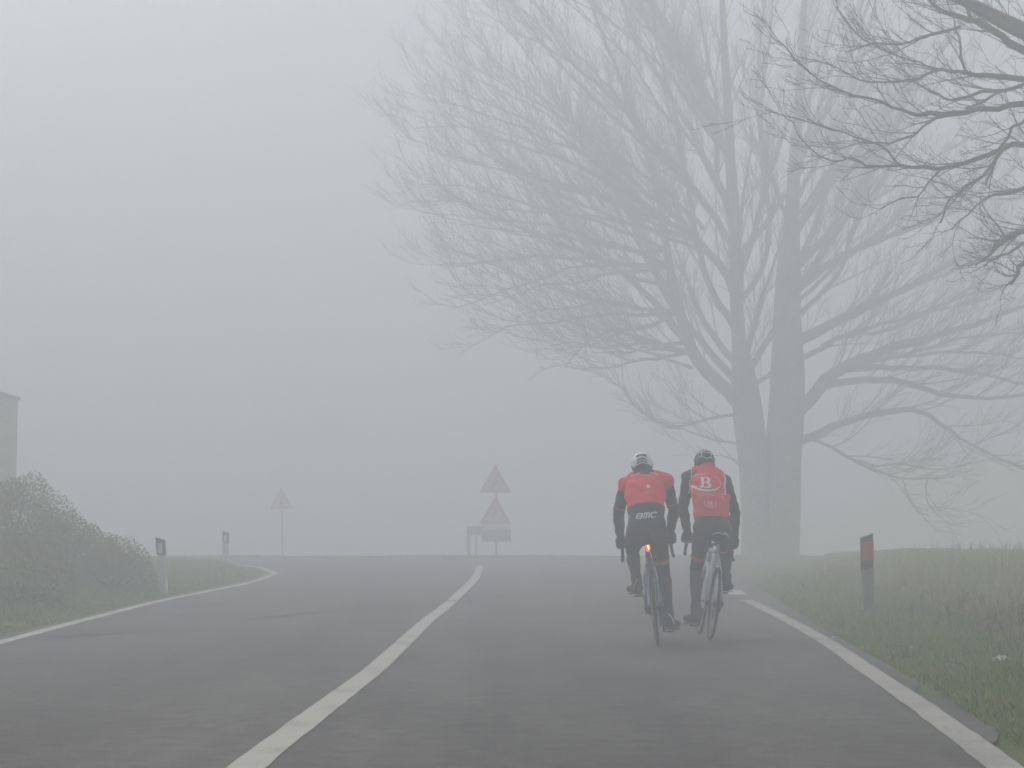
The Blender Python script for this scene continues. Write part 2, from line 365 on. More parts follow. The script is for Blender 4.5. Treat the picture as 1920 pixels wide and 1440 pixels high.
# thicker tufts scattered over the verge and spilling on to the asphalt edge
tx, ty, th_, tm = [], [], [], []
for k in range(620):
    cy_ = 6.5 + 20 * r.uniform() ** 1.4; dd_ = (-.10 + 2.6 * r.uniform() ** 2.2); cx_ = float(XR(cy_)) + dd_; n_ = int(r.integers(25, 70)); rad_ = r.uniform(.03, .12); q_ = r.uniform()
    tx.append(cx_ + r.normal(0, rad_, n_)); ty.append(cy_ + r.normal(0, rad_ * 1.2, n_)); hh_ = r.uniform(.05, .13) * (.6 if dd_ < .15 else 1); th_.append(hh_ * r.uniform(.4, 1.2, n_)); tm.append(np.where(r.uniform(size=n_) < .75, 3 if q_ < .3 else (0 if q_ < .7 else (1 if q_ < .85 else 2)), 1))
tx, ty, th_, tm = map(np.concatenate, (tx, ty, th_, tm))
o = blades('grass', np.c_[tx, ty], th_, .006 + .00025 * ty, MG, tm, .55, 16); tag(o, 'darker thick tufts of grass spilling over the asphalt edge on the right', 'grass', kind='stuff')
# right field
N = 150000; y = r.uniform(11, 49, N); x = XR(y) + 2.6 + r.uniform(0, 1, N) * (12 - .05 * y)
keep = (x < 960 / FPX * y * 1.12 + 1) & (vnoise(x, y, 1.2, 61) + .6 * vnoise(x, y, .3, 62) > .4); x, y = x[keep], y[keep]
h = r.uniform(.03, .09, len(x)) * (.7 + .7 * vnoise(x, y, 2.2, 63))
o = blades('grass', np.c_[x, y], h, .009 + .0005 * y + 0 * x, MG2, pickm(x, y, r, .02), .5, 7); tag(o, 'misty pale green grass of the field behind the verge', 'grass', kind='stuff')
# left verge
N = 120000; y = r.uniform(14, 47, N); e = r.uniform(.0, 1, N) ** 1.3 * (2.2 + 2.6 * sm(28, 34, y)); x = XL(y) - .12 - e
keep = (y < 45) & (vnoise(x, y, .3, 71) > .25); x, y, e = x[keep], y[keep], e[keep]
h = (.03 + .06 * sm(0, .7, e)) * r.uniform(.5, 1.4, len(x))
o = blades('grass', np.c_[x, y], h, .007 + .0003 * y, MG, pickm(x, y, r, .1), .45, 8); tag(o, 'green grass strip between left edge line and the bushes', 'grass', kind='stuff')
# beyond the crossing
N = 45000; y = r.uniform(50.6, 60, N); x = r.uniform(-17, 17, N); keep = vnoise(x, y, 1.3, 81) > .3; x, y = x[keep], y[keep]
h = r.uniform(.02, .09, len(x)) * (.4 + vnoise(x, y, 1.5, 82))
o = blades('grass', np.c_[x, y], h, .035 + 0 * x, MG, pickm(x, y, r, .2), .4, 9); tag(o, 'fog faded rough grass on the crest beyond the junction', 'grass', kind='stuff')

# ------------------------------------------------------------------ trees
M_bark = mat('bark', (.34, .29, .225), .9, var=.4, scale=9, bump=.4)
M_bark2 = mat('bark_pale', (.16, .14, .11), .9, var=.4, scale=14, bump=.3)
def limb_pts(pts, Y0, dY, root_depth=0, wob=0):
    """survey points (px,py,width px) -> world points and radii; dY = how far the tip comes out of the tree's middle plane"""
    k = len(pts); P = []; W = []
    for i, p in enumerate(pts):
        t = i / max(1, k - 1); Y = Y0 + root_depth + dY * t ** 1.3
        P.append(at(p[0], p[1], Y)); W.append(p[2] / 2 / FPX * Y * ((1.02 if p[1] > 850 else 1 if p[2] > 40 else .76) if Y0 > 30 else .82))
    # refine
    A = smooth_path([tuple(q) for q in P], .35); s_ = np.linspace(0, 1, len(A)); src = np.linspace(0, 1, k)
    # arc parameter per input point
    idx = [int(np.argmin(np.linalg.norm(A - np.array(q), axis=1))) for q in P]; idx[0] = 0; idx[-1] = len(A) - 1
    rad = np.interp(np.arange(len(A)), np.maximum.accumulate(idx), W)
    if wob:
        jr = np.random.default_rng(int(abs(P[-1].x) * 1000) % 9973); j = jr.normal(0, wob, A.shape); j[0] = 0; A = A + j
    return A, rad
def grow(mb, A, rad, rnd, level, maxlev, dens, lens, upb, center, minr, spread=(.28, .75), start=.10):
    seg = np.linalg.norm(np.diff(A, axis=0), axis=1); L = seg.sum(); cum = np.concatenate([[0], np.cumsum(seg)])
    n = max(1, int(L * dens[level])) if L > .15 else 0
    for q in range(n):
        t = start + (1 - start) * ((q + rnd.random()) / n); s_ = t * L; i = min(len(A) - 2, int(np.searchsorted(cum, s_)) - 1); i = max(i, 0)
        f = (s_ - cum[i]) / max(seg[i], 1e-6); p = A[i] * (1 - f) + A[i + 1] * f; r0 = rad[i] * (1 - f) + rad[i + 1] * f
        T = Vector(A[i + 1] - A[i]).normalized()
        ax = T.orthogonal().normalized(); ax.rotate(Matrix.Rotation(rnd.uniform(0, 2 * math.pi), 3, T))
        ang = rnd.uniform(*spread); dr = (T * math.cos(ang) + ax * math.sin(ang)).normalized()
        out = Vector(p) - center; out.normalize(); dr = (dr + out * .35 + Vector((0, 0, upb[level]))).normalized()
        ln = lens[level] * rnd.uniform(.45, 1.15) * (1 - .35 * t); r1 = min(r0 * .62, ln * .012 + .0035)
        k = [8, 6, 5, 4][level]; pp = Vector(p); P = [np.array(pp)]; cd = dr.copy(); st = ln / k
        bend = Vector((rnd.uniform(-1, 1), rnd.uniform(-1, 1), rnd.uniform(-.3, 1))) * .10
        for _ in range(k):
            cd = (cd + bend + Vector((rnd.uniform(-1, 1), rnd.uniform(-1, 1), rnd.uniform(-1, 1))) * .13 + Vector((0, 0, upb[level] * .12))).normalized()
            pp = pp + cd * st; P.append(np.array(pp))
        P = np.array(P); rr_ = np.array([max(minr, r1 * (1 - .8 * j / k)) for j in range(k + 1)])
        mb.tube(P, list(rr_), 4 if level < 1 else 3, caps=False)
        if level < maxlev: grow(mb, P, rr_, rnd, level + 1, maxlev, dens, lens, upb, center, minr, spread)

class Twigs:
    """collects thin twigs and builds them all as three-sided tapering tubes"""
    def __init__(s): s.g = {}
    def tube(s, P, rad, *a, **k): s.g.setdefault(len(P), []).append((np.asarray(P), np.asarray(rad)))
    def into(s, mb):
        for k, L in s.g.items():
            P = np.stack([q[0] for q in L]); r = np.stack([q[1] for q in L]); T = P[:, -1] - P[:, 0]; T /= np.linalg.norm(T, axis=1)[:, None]
            ref = np.where(np.abs(T[:, 2:3]) < .8, np.array([[0, 0, 1.]]), np.array([[1., 0, 0]])); A = np.cross(T, ref); A /= np.linalg.norm(A, axis=1)[:, None]; B = np.cross(T, A)
            V = np.stack([P + (A[:, None] * math.cos(t) + B[:, None] * math.sin(t)) * r[..., None] for t in (0, 2.094, 4.189)], 2).reshape(-1, 3)
            n = len(L); base = (np.arange(n) * k * 3)[:, None, None]; i = np.arange(k - 1)[None, :, None] * 3; j = np.arange(3)[None, None, :]; j2 = (j + 1) % 3
            F = np.stack([base + i + j, base + i + j2, base + i + 3 + j2, base + i + 3 + j], -1).reshape(-1, 4) + len(mb.v)
            mb.v.extend(map(tuple, V)); mb.f.extend(map(tuple, F.tolist())); mb.m.extend([0] * len(F))

def build_tree(root, stems, limbs, Y0, dens, lens, upb, center, minr, m, maxlev=2, seed=1, extra=(), wob=.02, dense_stem=.58):
    rd = random.Random(seed); tr = MB(); cr = MB(); tw = Twigs()
    lo = root.location
    for pts, dY, rdp in stems:
        A, rad = limb_pts(pts, Y0, dY, rdp); tr.tube(A, list(rad), 14, caps=True)
        h = int(len(A) * dense_stem); grow(tw, A[h:], rad[h:], rd, 0, maxlev, dens, lens, upb, center, minr)
    for item in limbs:
        pts, dY, rdp = item; A, rad = limb_pts(pts, Y0, dY, rdp, wob); cr.tube(A, list(np.maximum(rad, minr)), 7, caps=False)
        grow(tw, A, rad, rd, 0, maxlev, dens, lens, upb, center, minr)
    for A, rad in extra:
        cr.tube(A, list(rad), 6, caps=False); grow(tw, A, rad, rd, 0, maxlev, dens, lens, upb, center, minr)
    tw.into(cr)
    for mbx in (tr, cr): mbx.v = [(v[0] - lo[0], v[1] - lo[1], v[2] - lo[2]) for v in mbx.v]
    tr.build('trunk', m, root, fix=True); cr.build('crown', m, root, fix=False, smooth=True)

YT = 53.0
troot = empty('bare_tree', (7.5, YT, float(ground(7.5, YT))))
tag(troot, 'huge bare twin-trunked tree fading in the fog behind the two cyclists', 'tree')
stems = [([(1419, 1060, 64), (1420, 1030, 58), (1419, 950, 58), (1413, 870, 55), (1403, 780, 57), (1396, 720, 50), (1386, 640, 36), (1381, 560, 33), (1378, 450, 30), (1371, 330, 27), (1365, 200, 22), (1358, 80, 17), (1350, -80, 11), (1345, -230, 4)], .3, 0),
         ([(1462, 1060, 76), (1463, 1030, 70), (1465, 950, 70), (1467, 870, 68), (1474, 780, 68), (1477, 700, 64), (1476, 600, 53), (1479, 500, 45), (1485, 400, 37), (1490, 300, 30), (1499, 180, 24), (1505, 50, 18), (1515, -100, 11), (1520, -230, 4)], -.3, .1)]
limbs = [
 ([(1400, 775, 40), (1365, 735, 36), (1325, 695, 34), (1296, 650, 30), (1272, 580, 27), (1255, 500, 22), (1243, 420, 18), (1225, 330, 15), (1195, 240, 12), (1160, 140, 9), (1120, 40, 7), (1090, -60, 4)], -.8, 0),
 ([(1297, 655, 20), (1250, 592, 19), (1210, 548, 16), (1160, 505, 13), (1100, 474, 11), (1030, 452, 8), (950, 415, 6), (870, 378, 4), (805, 330, 3)], -2.5, -.3),
 ([(1280, 600, 16), (1240, 540, 14), (1205, 470, 12), (1170, 390, 10), (1120, 300, 7), (1060, 205, 5), (1000, 120, 4), (940, 40, 3)], 2.5, -.3),
 ([(1381, 560, 22), (1350, 495, 20), (1290, 440, 17), (1200, 398, 13), (1100, 360, 10), (1000, 330, 7), (910, 290, 5), (840, 235, 3)], 1.5, 0),
 ([(1378, 470, 18), (1335, 400, 16), (1280, 335, 13), (1200, 265, 10), (1120, 190, 7), (1040, 110, 5), (980, 30, 3)], -2.2, 0),
 ([(1374, 390, 20), (1330, 315, 18), (1290, 235, 15), (1235, 145, 12), (1190, 60, 9), (1150, -40, 5)], 2.6, 0),
 ([(1368, 290, 26), (1325, 200, 25), (1275, 95, 23), (1222, 5, 20), (1180, -90, 12), (1150, -170, 6)], -1.2, 0),
 ([(1376, 610, 20), (1335, 545, 18), (1305, 450, 15), (1290, 340, 12), (1262, 200, 9), (1235, 90, 6), (1215, -30, 4)], -3.2, 0),
 ([(1296, 665, 12), (1230, 642, 9), (1150, 622, 7), (1095, 648, 5), (1062, 688, 3)], -1.5, -.4),
 ([(1300, 690, 10), (1240, 668, 7), (1170, 650, 6), (1090, 610, 5), (1010, 590, 4), (940, 540, 3)], 1.8, -.4),
 ([(1260, 600, 12), (1190, 575, 9), (1110, 560, 7), (1020, 535, 5), (930, 500, 4), (850, 470, 3)], -.5, -.4),
 ([(1392, 775, 10), (1330, 785, 7), (1255, 800, 6), (1198, 768, 5), (1172, 732, 4), (1150, 718, 3)], -1.8, -.1),
 ([(1396, 835, 7), (1330, 822, 5), (1280, 805, 4), (1245, 800, 3)], 1.0, -.1),
 ([(1398, 880, 6), (1372, 862, 4), (1350, 850, 3)], -1.0, -.1),
 ([(1480, 650, 32), (1530, 622, 27), (1600, 588, 22), (1690, 545, 17), (1790, 492, 12), (1920, 425, 9), (2040, 360, 5)], 1.5, 0),
 ([(1482, 790, 40), (1520, 745, 34), (1570, 695, 30), (1660, 655, 24), (1760, 628, 17), (1850, 600, 12), (1950, 560, 8), (2060, 515, 4)], -1.8, 0),
 ([(1570, 695, 18), (1650, 690, 15), (1740, 690, 12), (1840, 702, 9), (1930, 722, 6), (2030, 730, 4)], 2.0, -.3),
 ([(1545, 725, 20), (1620, 712, 17), (1700, 718, 16), (1760, 738, 13), (1850, 746, 9), (1940, 742, 7), (2060, 760, 4)], -2.6, -.3),
 ([(1485, 835, 24), (1560, 802, 19), (1640, 776, 17), (1712, 770, 13), (1765, 792, 10), (1800, 822, 8), (1850, 850, 7), (1930, 880, 6), (2020, 902, 3)], -1.0, 0),
 ([(1490, 812, 9), (1560, 840, 7), (1610, 870, 6), (1660, 890, 5), (1722, 898, 4), (1790, 893, 3)], -2.0, 0),
 ([(1740, 897, 3), (1735, 930, 3), (1746, 956, 3), (1766, 970, 2)], 0, -1.4), ([(1692, 896, 3), (1702, 930, 3), (1722, 960, 3), (1745, 968, 2)], 0, -1.3),
 ([(1600, 862, 5), (1640, 875, 4), (1690, 870, 4), (1760, 882, 3)], 1.0, -1),
 ([(1478, 560, 26), (1540, 505, 22), (1600, 470, 17), (1690, 435, 12), (1780, 392, 9), (1880, 330, 6), (1970, 260, 4)], 2.8, 0),
 ([(1484, 450, 24), (1540, 362, 19), (1610, 280, 15), (1690, 185, 11), (1770, 92, 8), (1850, 0, 5), (1900, -80, 3)], -2.0, 0),
 ([(1490, 320, 20), (1550, 200, 15), (1600, 85, 11), (1640, -40, 7), (1670, -150, 4)], 2.2, 0),
 ([(1480, 520, 18), (1530, 420, 15), (1562, 300, 12), (1592, 195, 9), (1625, 80, 6), (1650, -40, 4)], -3.0, 0),
 ([(1382, 570, 16), (1430, 500, 14), (1442, 400, 12), (1427, 280, 10), (1420, 150, 8), (1432, 20, 6), (1440, -100, 3)], -1.5, 0),
 ([(1484, 420, 14), (1445, 330, 12), (1425, 220, 10), (1440, 100, 8), (1450, -20, 5)], 1.8, 0),
 ([(1395, 740, 14), (1425, 715, 12), (1455, 690, 12), (1475, 660, 14)], 0, .2),
 ([(1376, 430, 14), (1345, 330, 12), (1345, 200, 10), (1320, 80, 8), (1300, -60, 4)], 3.0, 0),
 ([(1484, 680, 16), (1540, 655, 14), (1580, 630, 12), (1660, 620, 9), (1760, 580, 7), (1860, 560, 5)], 3.4, 0),
 ([(1483, 600, 16), (1530, 560, 13), (1580, 500, 11), (1600, 420, 9), (1660, 330, 7), (1720, 240, 4)], -3.2, 0),
]
# finer limbs that fan out to the rounded outline of the crown
fr = random.Random(23)
edge_l = [(1075, 685), (1010, 650), (940, 605), (880, 545), (830, 480), (790, 420), (768, 350), (775, 285), (795, 225), (815, 165), (845, 100), (880, 40), (920, -20), (975, -60), (1040, -90), (1110, -120)]
roots_l = [(1300, 662), (1292, 640), (1272, 585), (1262, 540), (1255, 500), (1250, 470), (1300, 450), (1340, 480), (1240, 410), (1320, 430), (1352, 495), (1366, 420), (1335, 400), (1370, 380), (1368, 300), (1366, 240)]
for k, (ex, ey) in enumerate(edge_l):
    for q in range(2):
        sx, sy = roots_l[min(15, max(0, k + fr.choice([-1, 0, 0, 1])))]; ex2, ey2 = ex + fr.uniform(-25, 45), ey + fr.uniform(-30, 30); up_ = fr.uniform(-10, 50) if k < 8 else fr.uniform(-40, 10)
        pts = []
        for j in range(7):
            t = j / 6; pts.append((sx + (ex2 - sx) * t + fr.uniform(-7, 7) * (0 < j < 6), sy + (ey2 - sy) * t - (4 * t * (1 - t)) * (28 - up_) * .8 + fr.uniform(-7, 7) * (0 < j < 6), 9.5 * (1 - t) ** 1.2 + 2.2))
        limbs.append((pts, fr.uniform(-3.6, 3.6), 0))
edge_r = [(2050, 690), (2060, 620), (2050, 540), (2040, 450), (2020, 360), (1990, 270), (1950, 180), (1900, 90), (1840, 10), (1770, -60), (1690, -110), (1610, -140)]
roots_r = [(1600, 690), (1560, 700), (1540, 650), (1530, 622), (1540, 505), (1500, 560), (1500, 480), (1540, 362), (1500, 400), (1490, 380), (1495, 300), (1498, 240)]
for k, (ex, ey) in enumerate(edge_r):
    sx, sy = roots_r[k]; ex2, ey2 = ex + fr.uniform(-30, 20), ey + fr.uniform(-30, 30); pts = []
    for j in range(7):
        t = j / 6; pts.append((sx + (ex2 - sx) * t + fr.uniform(-7, 7) * (0 < j < 6), sy + (ey2 - sy) * t - (4 * t * (1 - t)) * 22 + fr.uniform(-7, 7) * (0 < j < 6), 9.5 * (1 - t) ** 1.2 + 2.2))
    limbs.append((pts, fr.uniform(-3.6, 3.6), 0))
# limbs that lean towards and away from the camera, so the crown is deep
extra = []
rd = random.Random(91)
for k in range(9):
    z0 = rd.uniform(5.0, 11.5); x0 = rd.choice([6.6, 8.1]) + rd.uniform(-.1, .1); sgn = 1 if k % 2 else -1; az = rd.uniform(-1.15, 1.15)
    dr = Vector((math.sin(az), sgn * math.cos(az), rd.uniform(.25, .9))).normalized(); p = Vector((x0, YT, z0)); P = [np.array(p)]
    for j in range(9):
        dr = (dr + Vector((rd.uniform(-.1, .1), rd.uniform(-.1, .1), .10))).normalized(); p = p + dr * rd.uniform(.7, 1.0); P.append(np.array(p))
    extra.append((np.array(P), np.linspace(.12, .02, len(P))))
build_tree(troot, stems, limbs, YT, [2.1, 3.1, 4.2], [2.5, 1.3, .75], [.20, .14, .1], Vector((7.5, YT, 3.6)), .0062, M_bark, 2, 5, extra)

YN = 22.0
nroot = empty('bare_tree', (9.6, YN, float(ground(9.6, YN))))
tag(nroot, 'darker nearby bare tree whose twiggy branches reach in at the top right corner', 'tree')
nst = [([(2440, 1100, 120), (2430, 900, 95), (2420, 600, 85), (2400, 300, 78), (2390, 0, 60), (2380, -300, 35)], -.3, 0)]
nl = [
 ([(2400, 330, 60), (2250, 230, 55), (2080, 130, 48), (1930, 62, 42), (1860, 28, 34), (1800, 2, 24), (1740, -30, 16), (1660, -90, 10)], -.6, 0),
 ([(2400, 360, 46), (2200, 250, 38), (2020, 150, 30), (1920, 92, 20), (1880, 66, 17), (1840, 42, 14), (1800, 32, 13), (1765, 20, 10), (1735, -10, 8), (1700, -60, 5)], .8, 0),
 ([(1880, 66, 12), (1850, 52, 12), (1820, 38, 10), (1810, 10, 8), (1800, -40, 6)], -.4, .6),
 ([(1800, 50, 8), (1760, 62, 8), (1720, 72, 6), (1690, 82, 5), (1640, 78, 4), (1590, 96, 3)], -.8, .5),
 ([(2405, 420, 44), (2200, 280, 32), (2020, 175, 22), (1920, 148, 15), (1850, 142, 12), (1815, 138, 10), (1780, 130, 8), (1755, 131, 7), (1725, 147, 6), (1660, 155, 5), (1610, 150, 4), (1560, 125, 3), (1500, 110, 2.5)], -1.0, 0),
 ([(1815, 138, 8), (1800, 108, 6), (1797, 70, 5), (1790, 40, 4)], .5, -.7),
 ([(1755, 131, 5), (1725, 116, 4), (1690, 108, 4), (1640, 85, 3), (1600, 55, 3), (1570, 10, 2.5)], -.5, -.8),
 ([(2405, 470, 42), (2200, 290, 32), (2020, 205, 22), (1920, 196, 15), (1870, 204, 13), (1810, 211, 13), (1765, 214, 14), (1720, 215, 10), (1690, 206, 7), (1650, 190, 6), (1600, 178, 5), (1545, 155, 4), (1500, 118, 3), (1445, 66, 2.5)], -1.2, 0),
 ([(1920, 158, 10), (1880, 168, 9), (1840, 174, 8), (1800, 184, 7), (1770, 182, 5), (1745, 170, 3), (1700, 150, 2.5)], .3, -.5),
 ([(1880, 170, 7), (1845, 188, 6), (1810, 205, 6)], 0, -.5),
 ([(1765, 214, 7), (1730, 240, 5), (1700, 258, 5), (1670, 268, 4), (1630, 270, 3), (1600, 262, 2)], -.5, -.9),
 ([(2410, 520, 44), (2200, 350, 30), (2020, 285, 20), (1920, 270, 14), (1880, 280, 12), (1830, 298, 11), (1785, 312, 10), (1730, 315, 9), (1690, 312, 7), (1620, 309, 6), (1598, 296, 4), (1560, 300, 4), (1520, 278, 3), (1487, 232, 2.5), (1470, 215, 2)], -1.0, 0),
 ([(1690, 312, 6), (1665, 285, 5), (1640, 268, 5), (1600, 255, 4), (1560, 240, 4), (1500, 225, 3), (1435, 208, 2.5)], .5, -.9),
 ([(1880, 280, 9), (1860, 310, 8), (1828, 340, 7), (1800, 358, 6), (1778, 376, 5), (1770, 400, 4), (1766, 418, 3)], -.5, -.4),
 ([(1765, 316, 5), (1745, 342, 5), (1718, 370, 4), (1690, 372, 3), (1655, 390, 3)], .4, -.8),
 ([(2410, 560, 40), (2200, 400, 26), (2020, 350, 16), (1920, 352, 10), (1880, 364, 8), (1850, 374, 6), (1812, 400, 4), (1785, 428, 3)], -.5, 0),
 ([(2415, 620, 44), (2220, 480, 32), (2050, 420, 24), (1920, 436, 13), (1888, 450, 12), (1862, 472, 9), (1846, 487, 5)], -2.0, 0),
 ([(1920, 455, 7), (1890, 474, 6), (1865, 486, 5), (1846, 498, 3)], .1, -1.8),
 ([(2415, 640, 40), (2200, 520, 28), (2040, 460, 18), (1925, 490, 11), (1910, 512, 9), (1898, 534, 6)], -2.2, 0),
 ([(1888, 450, 5), (1870, 425, 4), (1850, 400, 3), (1835, 370, 2.5)], .3, -1.6),
 ([(2400, 250, 44), (2200, 130, 32), (2050, 60, 20), (1960, -30, 14), (1880, -60, 10)], .5, 0),
 ([(1925, 222, 8), (1900, 240, 7), (1880, 275, 7), (1862, 318, 6), (1850, 345, 4)], -.2, -.8),
]
build_tree(nroot, nst, nl, YN, [5.2, 6.5, 7.0], [1.0, .44, .20], [.04, .1, .1], Vector((9.6, YN, 5)), .0028, M_bark2, 2, 8, (), .012, .5)

# ------------------------------------------------------------------ shrubs on the left bank
ML = [mat('leaf_green', (.20, .25, .085), .7), mat('leaf_olive', (.25, .26, .11), .75), mat('leaf_brown', (.23, .205, .13), .85)]
M_stem = mat('shrub_stem', (.06, .045, .035), .9)
def shrub(x, y, rx, ry, h, seed, label):
    z0 = float(ground(x, y)); root = empty('shrub', (x, y, z0)); tag(root, label, 'shrub', 'shrubs on the left bank')
    r = np.random.default_rng(seed); n = int(15000 * rx * max(h, .7))
    u = r.normal(0, 1, (n, 3)); u /= np.linalg.norm(u, axis=1)[:, None]; u[:, 2] = np.abs(u[:, 2]) * 1.0
    rad = r.uniform(.25, 1, n) ** .36
    lump = .78 + .26 * vnoise(u[:, 0] * 3 + seed, u[:, 1] * 3 + u[:, 2] * 4, 1.0, seed) + .07 * vnoise(u[:, 0] * 9, u[:, 2] * 9 + u[:, 1] * 5, 1.0, seed + 1)
    P = u * rad[:, None] * lump[:, None] * np.array([rx, ry, h])
    a = r.normal(0, 1, (n, 3)); a /= np.linalg.norm(a, axis=1)[:, None]; b = np.cross(a, r.normal(0, 1, (n, 3))); b /= np.linalg.norm(b, axis=1)[:, None]
    s1 = r.uniform(.010, .026, n)[:, None]; s2 = s1 * .5
    V = np.empty((n, 4, 3)); V[:, 0] = P - a * s1; V[:, 1] = P + b * s2; V[:, 2] = P + a * s1; V[:, 3] = P - b * s2
    i = np.arange(n) * 4; F = np.stack([i, i + 1, i + 2, i + 3], 1)
    q = vnoise(P[:, 0] * 2 + seed, P[:, 1] + P[:, 2] * 2.5, .5, 7) + r.uniform(-.25, .25, n); mi = np.where(q < .42, 0, np.where(q < .66, 1, 2))
    np_mesh('foliage', V.reshape(-1, 3), F, ML, mi, root)
    mb = MB(); rr_ = random.Random(seed)
    for k in range(14):
        an = rr_.uniform(0, 6.28); el = rr_.uniform(.35, 1.4); dr = Vector((math.cos(an) * math.cos(el) * rx, math.sin(an) * math.cos(el) * ry, math.sin(el) * h)) * rr_.uniform(.7, .98)
        pts = [Vector((0, 0, 0)) + dr * t + Vector((rr_.uniform(-.04, .04), rr_.uniform(-.04, .04), rr_.uniform(-.03, .03))) * (t > 0) for t in (0, .25, .5, .75, 1)]
        mb.tube(pts, [.016, .012, .008, .005, .003], 4, caps=False)
    mb.build('stem', M_stem, root, fix=False)
shrub(-7.45, 27.0, 1.15, 1.1, 1.25, 1, 'tallest grey green shrub at the back of the left bank below the brick building')
shrub(-6.45, 26.6, .95, .95, 1.05, 2, 'rounded shrub at the top of the left bank slope behind the front bushes')
shrub(-5.75, 26.2, .66, .75, .82, 3, 'low shrub at the right foot of the bank next to the white marker post')
shrub(-6.35, 23.6, .85, .9, .95, 4, 'middle shrub of the left bank facing the road')
shrub(-7.7, 23.4, 1.0, 1.0, 1.1, 5, 'shrub cut by the left picture edge halfway up the bank')
shrub(-5.85, 21.8, .62, .8, .6, 6, 'low front shrub nearest the left edge line')
shrub(-6.6, 20.3, .85, .9, .7, 7, 'nearest shrub at the left picture edge above the grass strip')
shrub(-8.6, 25.6, 1.1, 1.1, 1.2, 8, 'broad shrub on the far left top of the bank')

# ------------------------------------------------------------------ brick building, far left
def brick_mat():
    m = bpy.data.materials.new('old_brick'); m.use_nodes = True; n = m.node_tree; b = n.nodes['Principled BSDF']; b.inputs['Roughness'].default_value = .9
    tc = n.nodes.new('ShaderNodeTexCoord'); mp = n.nodes.new('ShaderNodeMapping'); mp.inputs['Rotation'].default_value = (math.pi / 2, 0, 0)
    br = n.nodes.new('ShaderNodeTexBrick'); br.inputs['Scale'].default_value = 4; br.inputs['Color1'].default_value = (.42, .30, .26, 1); br.inputs['Color2'].default_value = (.47, .35, .30, 1); br.inputs['Mortar'].default_value = (.45, .40, .36, 1)
    n.links.new(tc.outputs['Object'], mp.inputs[0]); n.links.new(mp.outputs[0], br.inputs[0]); n.links.new(br.outputs[0], b.inputs['Base Color']); return m
M_brick = brick_mat(); M_stone = mat('pale_stone', (.30, .27, .24), .9, var=.3, scale=5)
bx = -12.35; by = 42.0; bz = float(ground(-13, 42)) - .3
broot = empty('brick_building', (bx - 3.5, by, bz)); tag(broot, 'dim reddish brick building wall fading in fog at the far left edge', 'building')
mb = MB(); mb.box((0, 1.6, 2.1), (7.0, 3.2, 4.45)); wl = mb.build('wall', M_brick, broot, smooth=False)
mb = MB(); mb.box((0, 1.6, 4.36), (7.1, 3.3, .08)); mb.box((-.2, 1.6, 4.45), (6.6, 2.9, .10)); mb.build('roof', M_stone, broot, smooth=False)
mb = MB(); mb.box((.9, -.005, 2.3), (1.0, .07, .08)); mb.box((.9, -.005, 3.55), (1.0, .07, .08)); mb.box((.44, -.005, 2.925), (.08, .07, 1.17)); mb.box((1.36, -.005, 2.925), (.08, .07, 1.17)); fr = mb.build('window', M_stone, broot, smooth=False)
mb = MB(); mb.box((.9, -.012, 2.925), (.84, .02, 1.17)); mb.build('pane', mat('dark_glass', (.03, .035, .04), .15, spec=.6), fr, smooth=False)

# ------------------------------------------------------------------ roadside marker posts
M_black = mat('black_plastic', (.022, .022, .022), .6, var=.3, scale=20)
M_postgrey = mat('post_grey', (.20, .195, .185), .8, var=.25, scale=7)  # grey tone of the right post's body, mottled at random
M_postwhite = mat('post_white', (.62, .61, .56), .75, var=.2, scale=7)
M_refred = mat('red_reflector', (.50, .03, .03), .35, var=.2, scale=30)
M_refwhite = mat('white_reflector', (.62, .63, .64), .3, var=.15, scale=30)
def post_section(h0, h1, wd, dp, slope0=0, slope1=0, grow_=0):
    """vertical slice of the hollow-backed post: rounded front towards -y; slope = how much higher the right side is"""
    mb = MB(); prof_ = [(-1, 1), (-1, -.35), (-.8, -.85), (-.4, -1), (.4, -1), (.8, -.85), (1, -.35), (1, 1)]
    vs = []
    for hh, sl_ in ((h0, slope0), (h1, slope1)):
        for px, py in prof_: vs.append((px * (wd / 2 + grow_), py * (dp / 2 + grow_), hh + sl_ * px / 2))
    n = len(prof_); mb.add(vs, [tuple(range(n)), tuple(range(2 * n - 1, n - 1, -1))] + [(i, (i + 1) % n, (i + 1) % n + n, i + n) for i in range(n)]); return mb
def marker_post(x, y, label, side, body, refl, H, lean, wd=.13, white=False, bury=.15):
    z = float(ground(x, y)); root = empty('marker_post', (x, y, z), (0, lean, .04 * side)); tag(root, label, 'marker post', 'roadside marker posts')
    s_ = .035 * side; z2 = .235 if white else .36
    post_section(-bury, H - z2, wd, .075, 0, s_ * 1.0).build('post_body', body, root, smooth=False)
    post_section(H - z2, H, wd, .075, s_, s_ * 1.4, .002).build('black_band', M_black, root, smooth=False)
    mb = MB(); w2 = wd * (.96 if not white else .5); hh = .21 if not white else .15
    mb.box((0, -.044, H - .05 - hh / 2 - .012), (w2, .012, hh)); o = mb.build('reflector', refl, root, smooth=False)
    return root
marker_post(3.90, 20.0, 'grey marker post with red reflector and black slanted top in the right verge', 1, M_postgrey, M_refred, .90, 0)
marker_post(-5.16, 27.0, 'white leaning marker post with black framed reflector beside the left bushes', -1, M_postwhite, M_refwhite, .82, R(-4), white=True)
marker_post(-6.45, 41.0, 'small faint marker post on the grass tip at the left junction', -1, M_postwhite, M_refwhite, .74, 0, wd=.14, white=True)

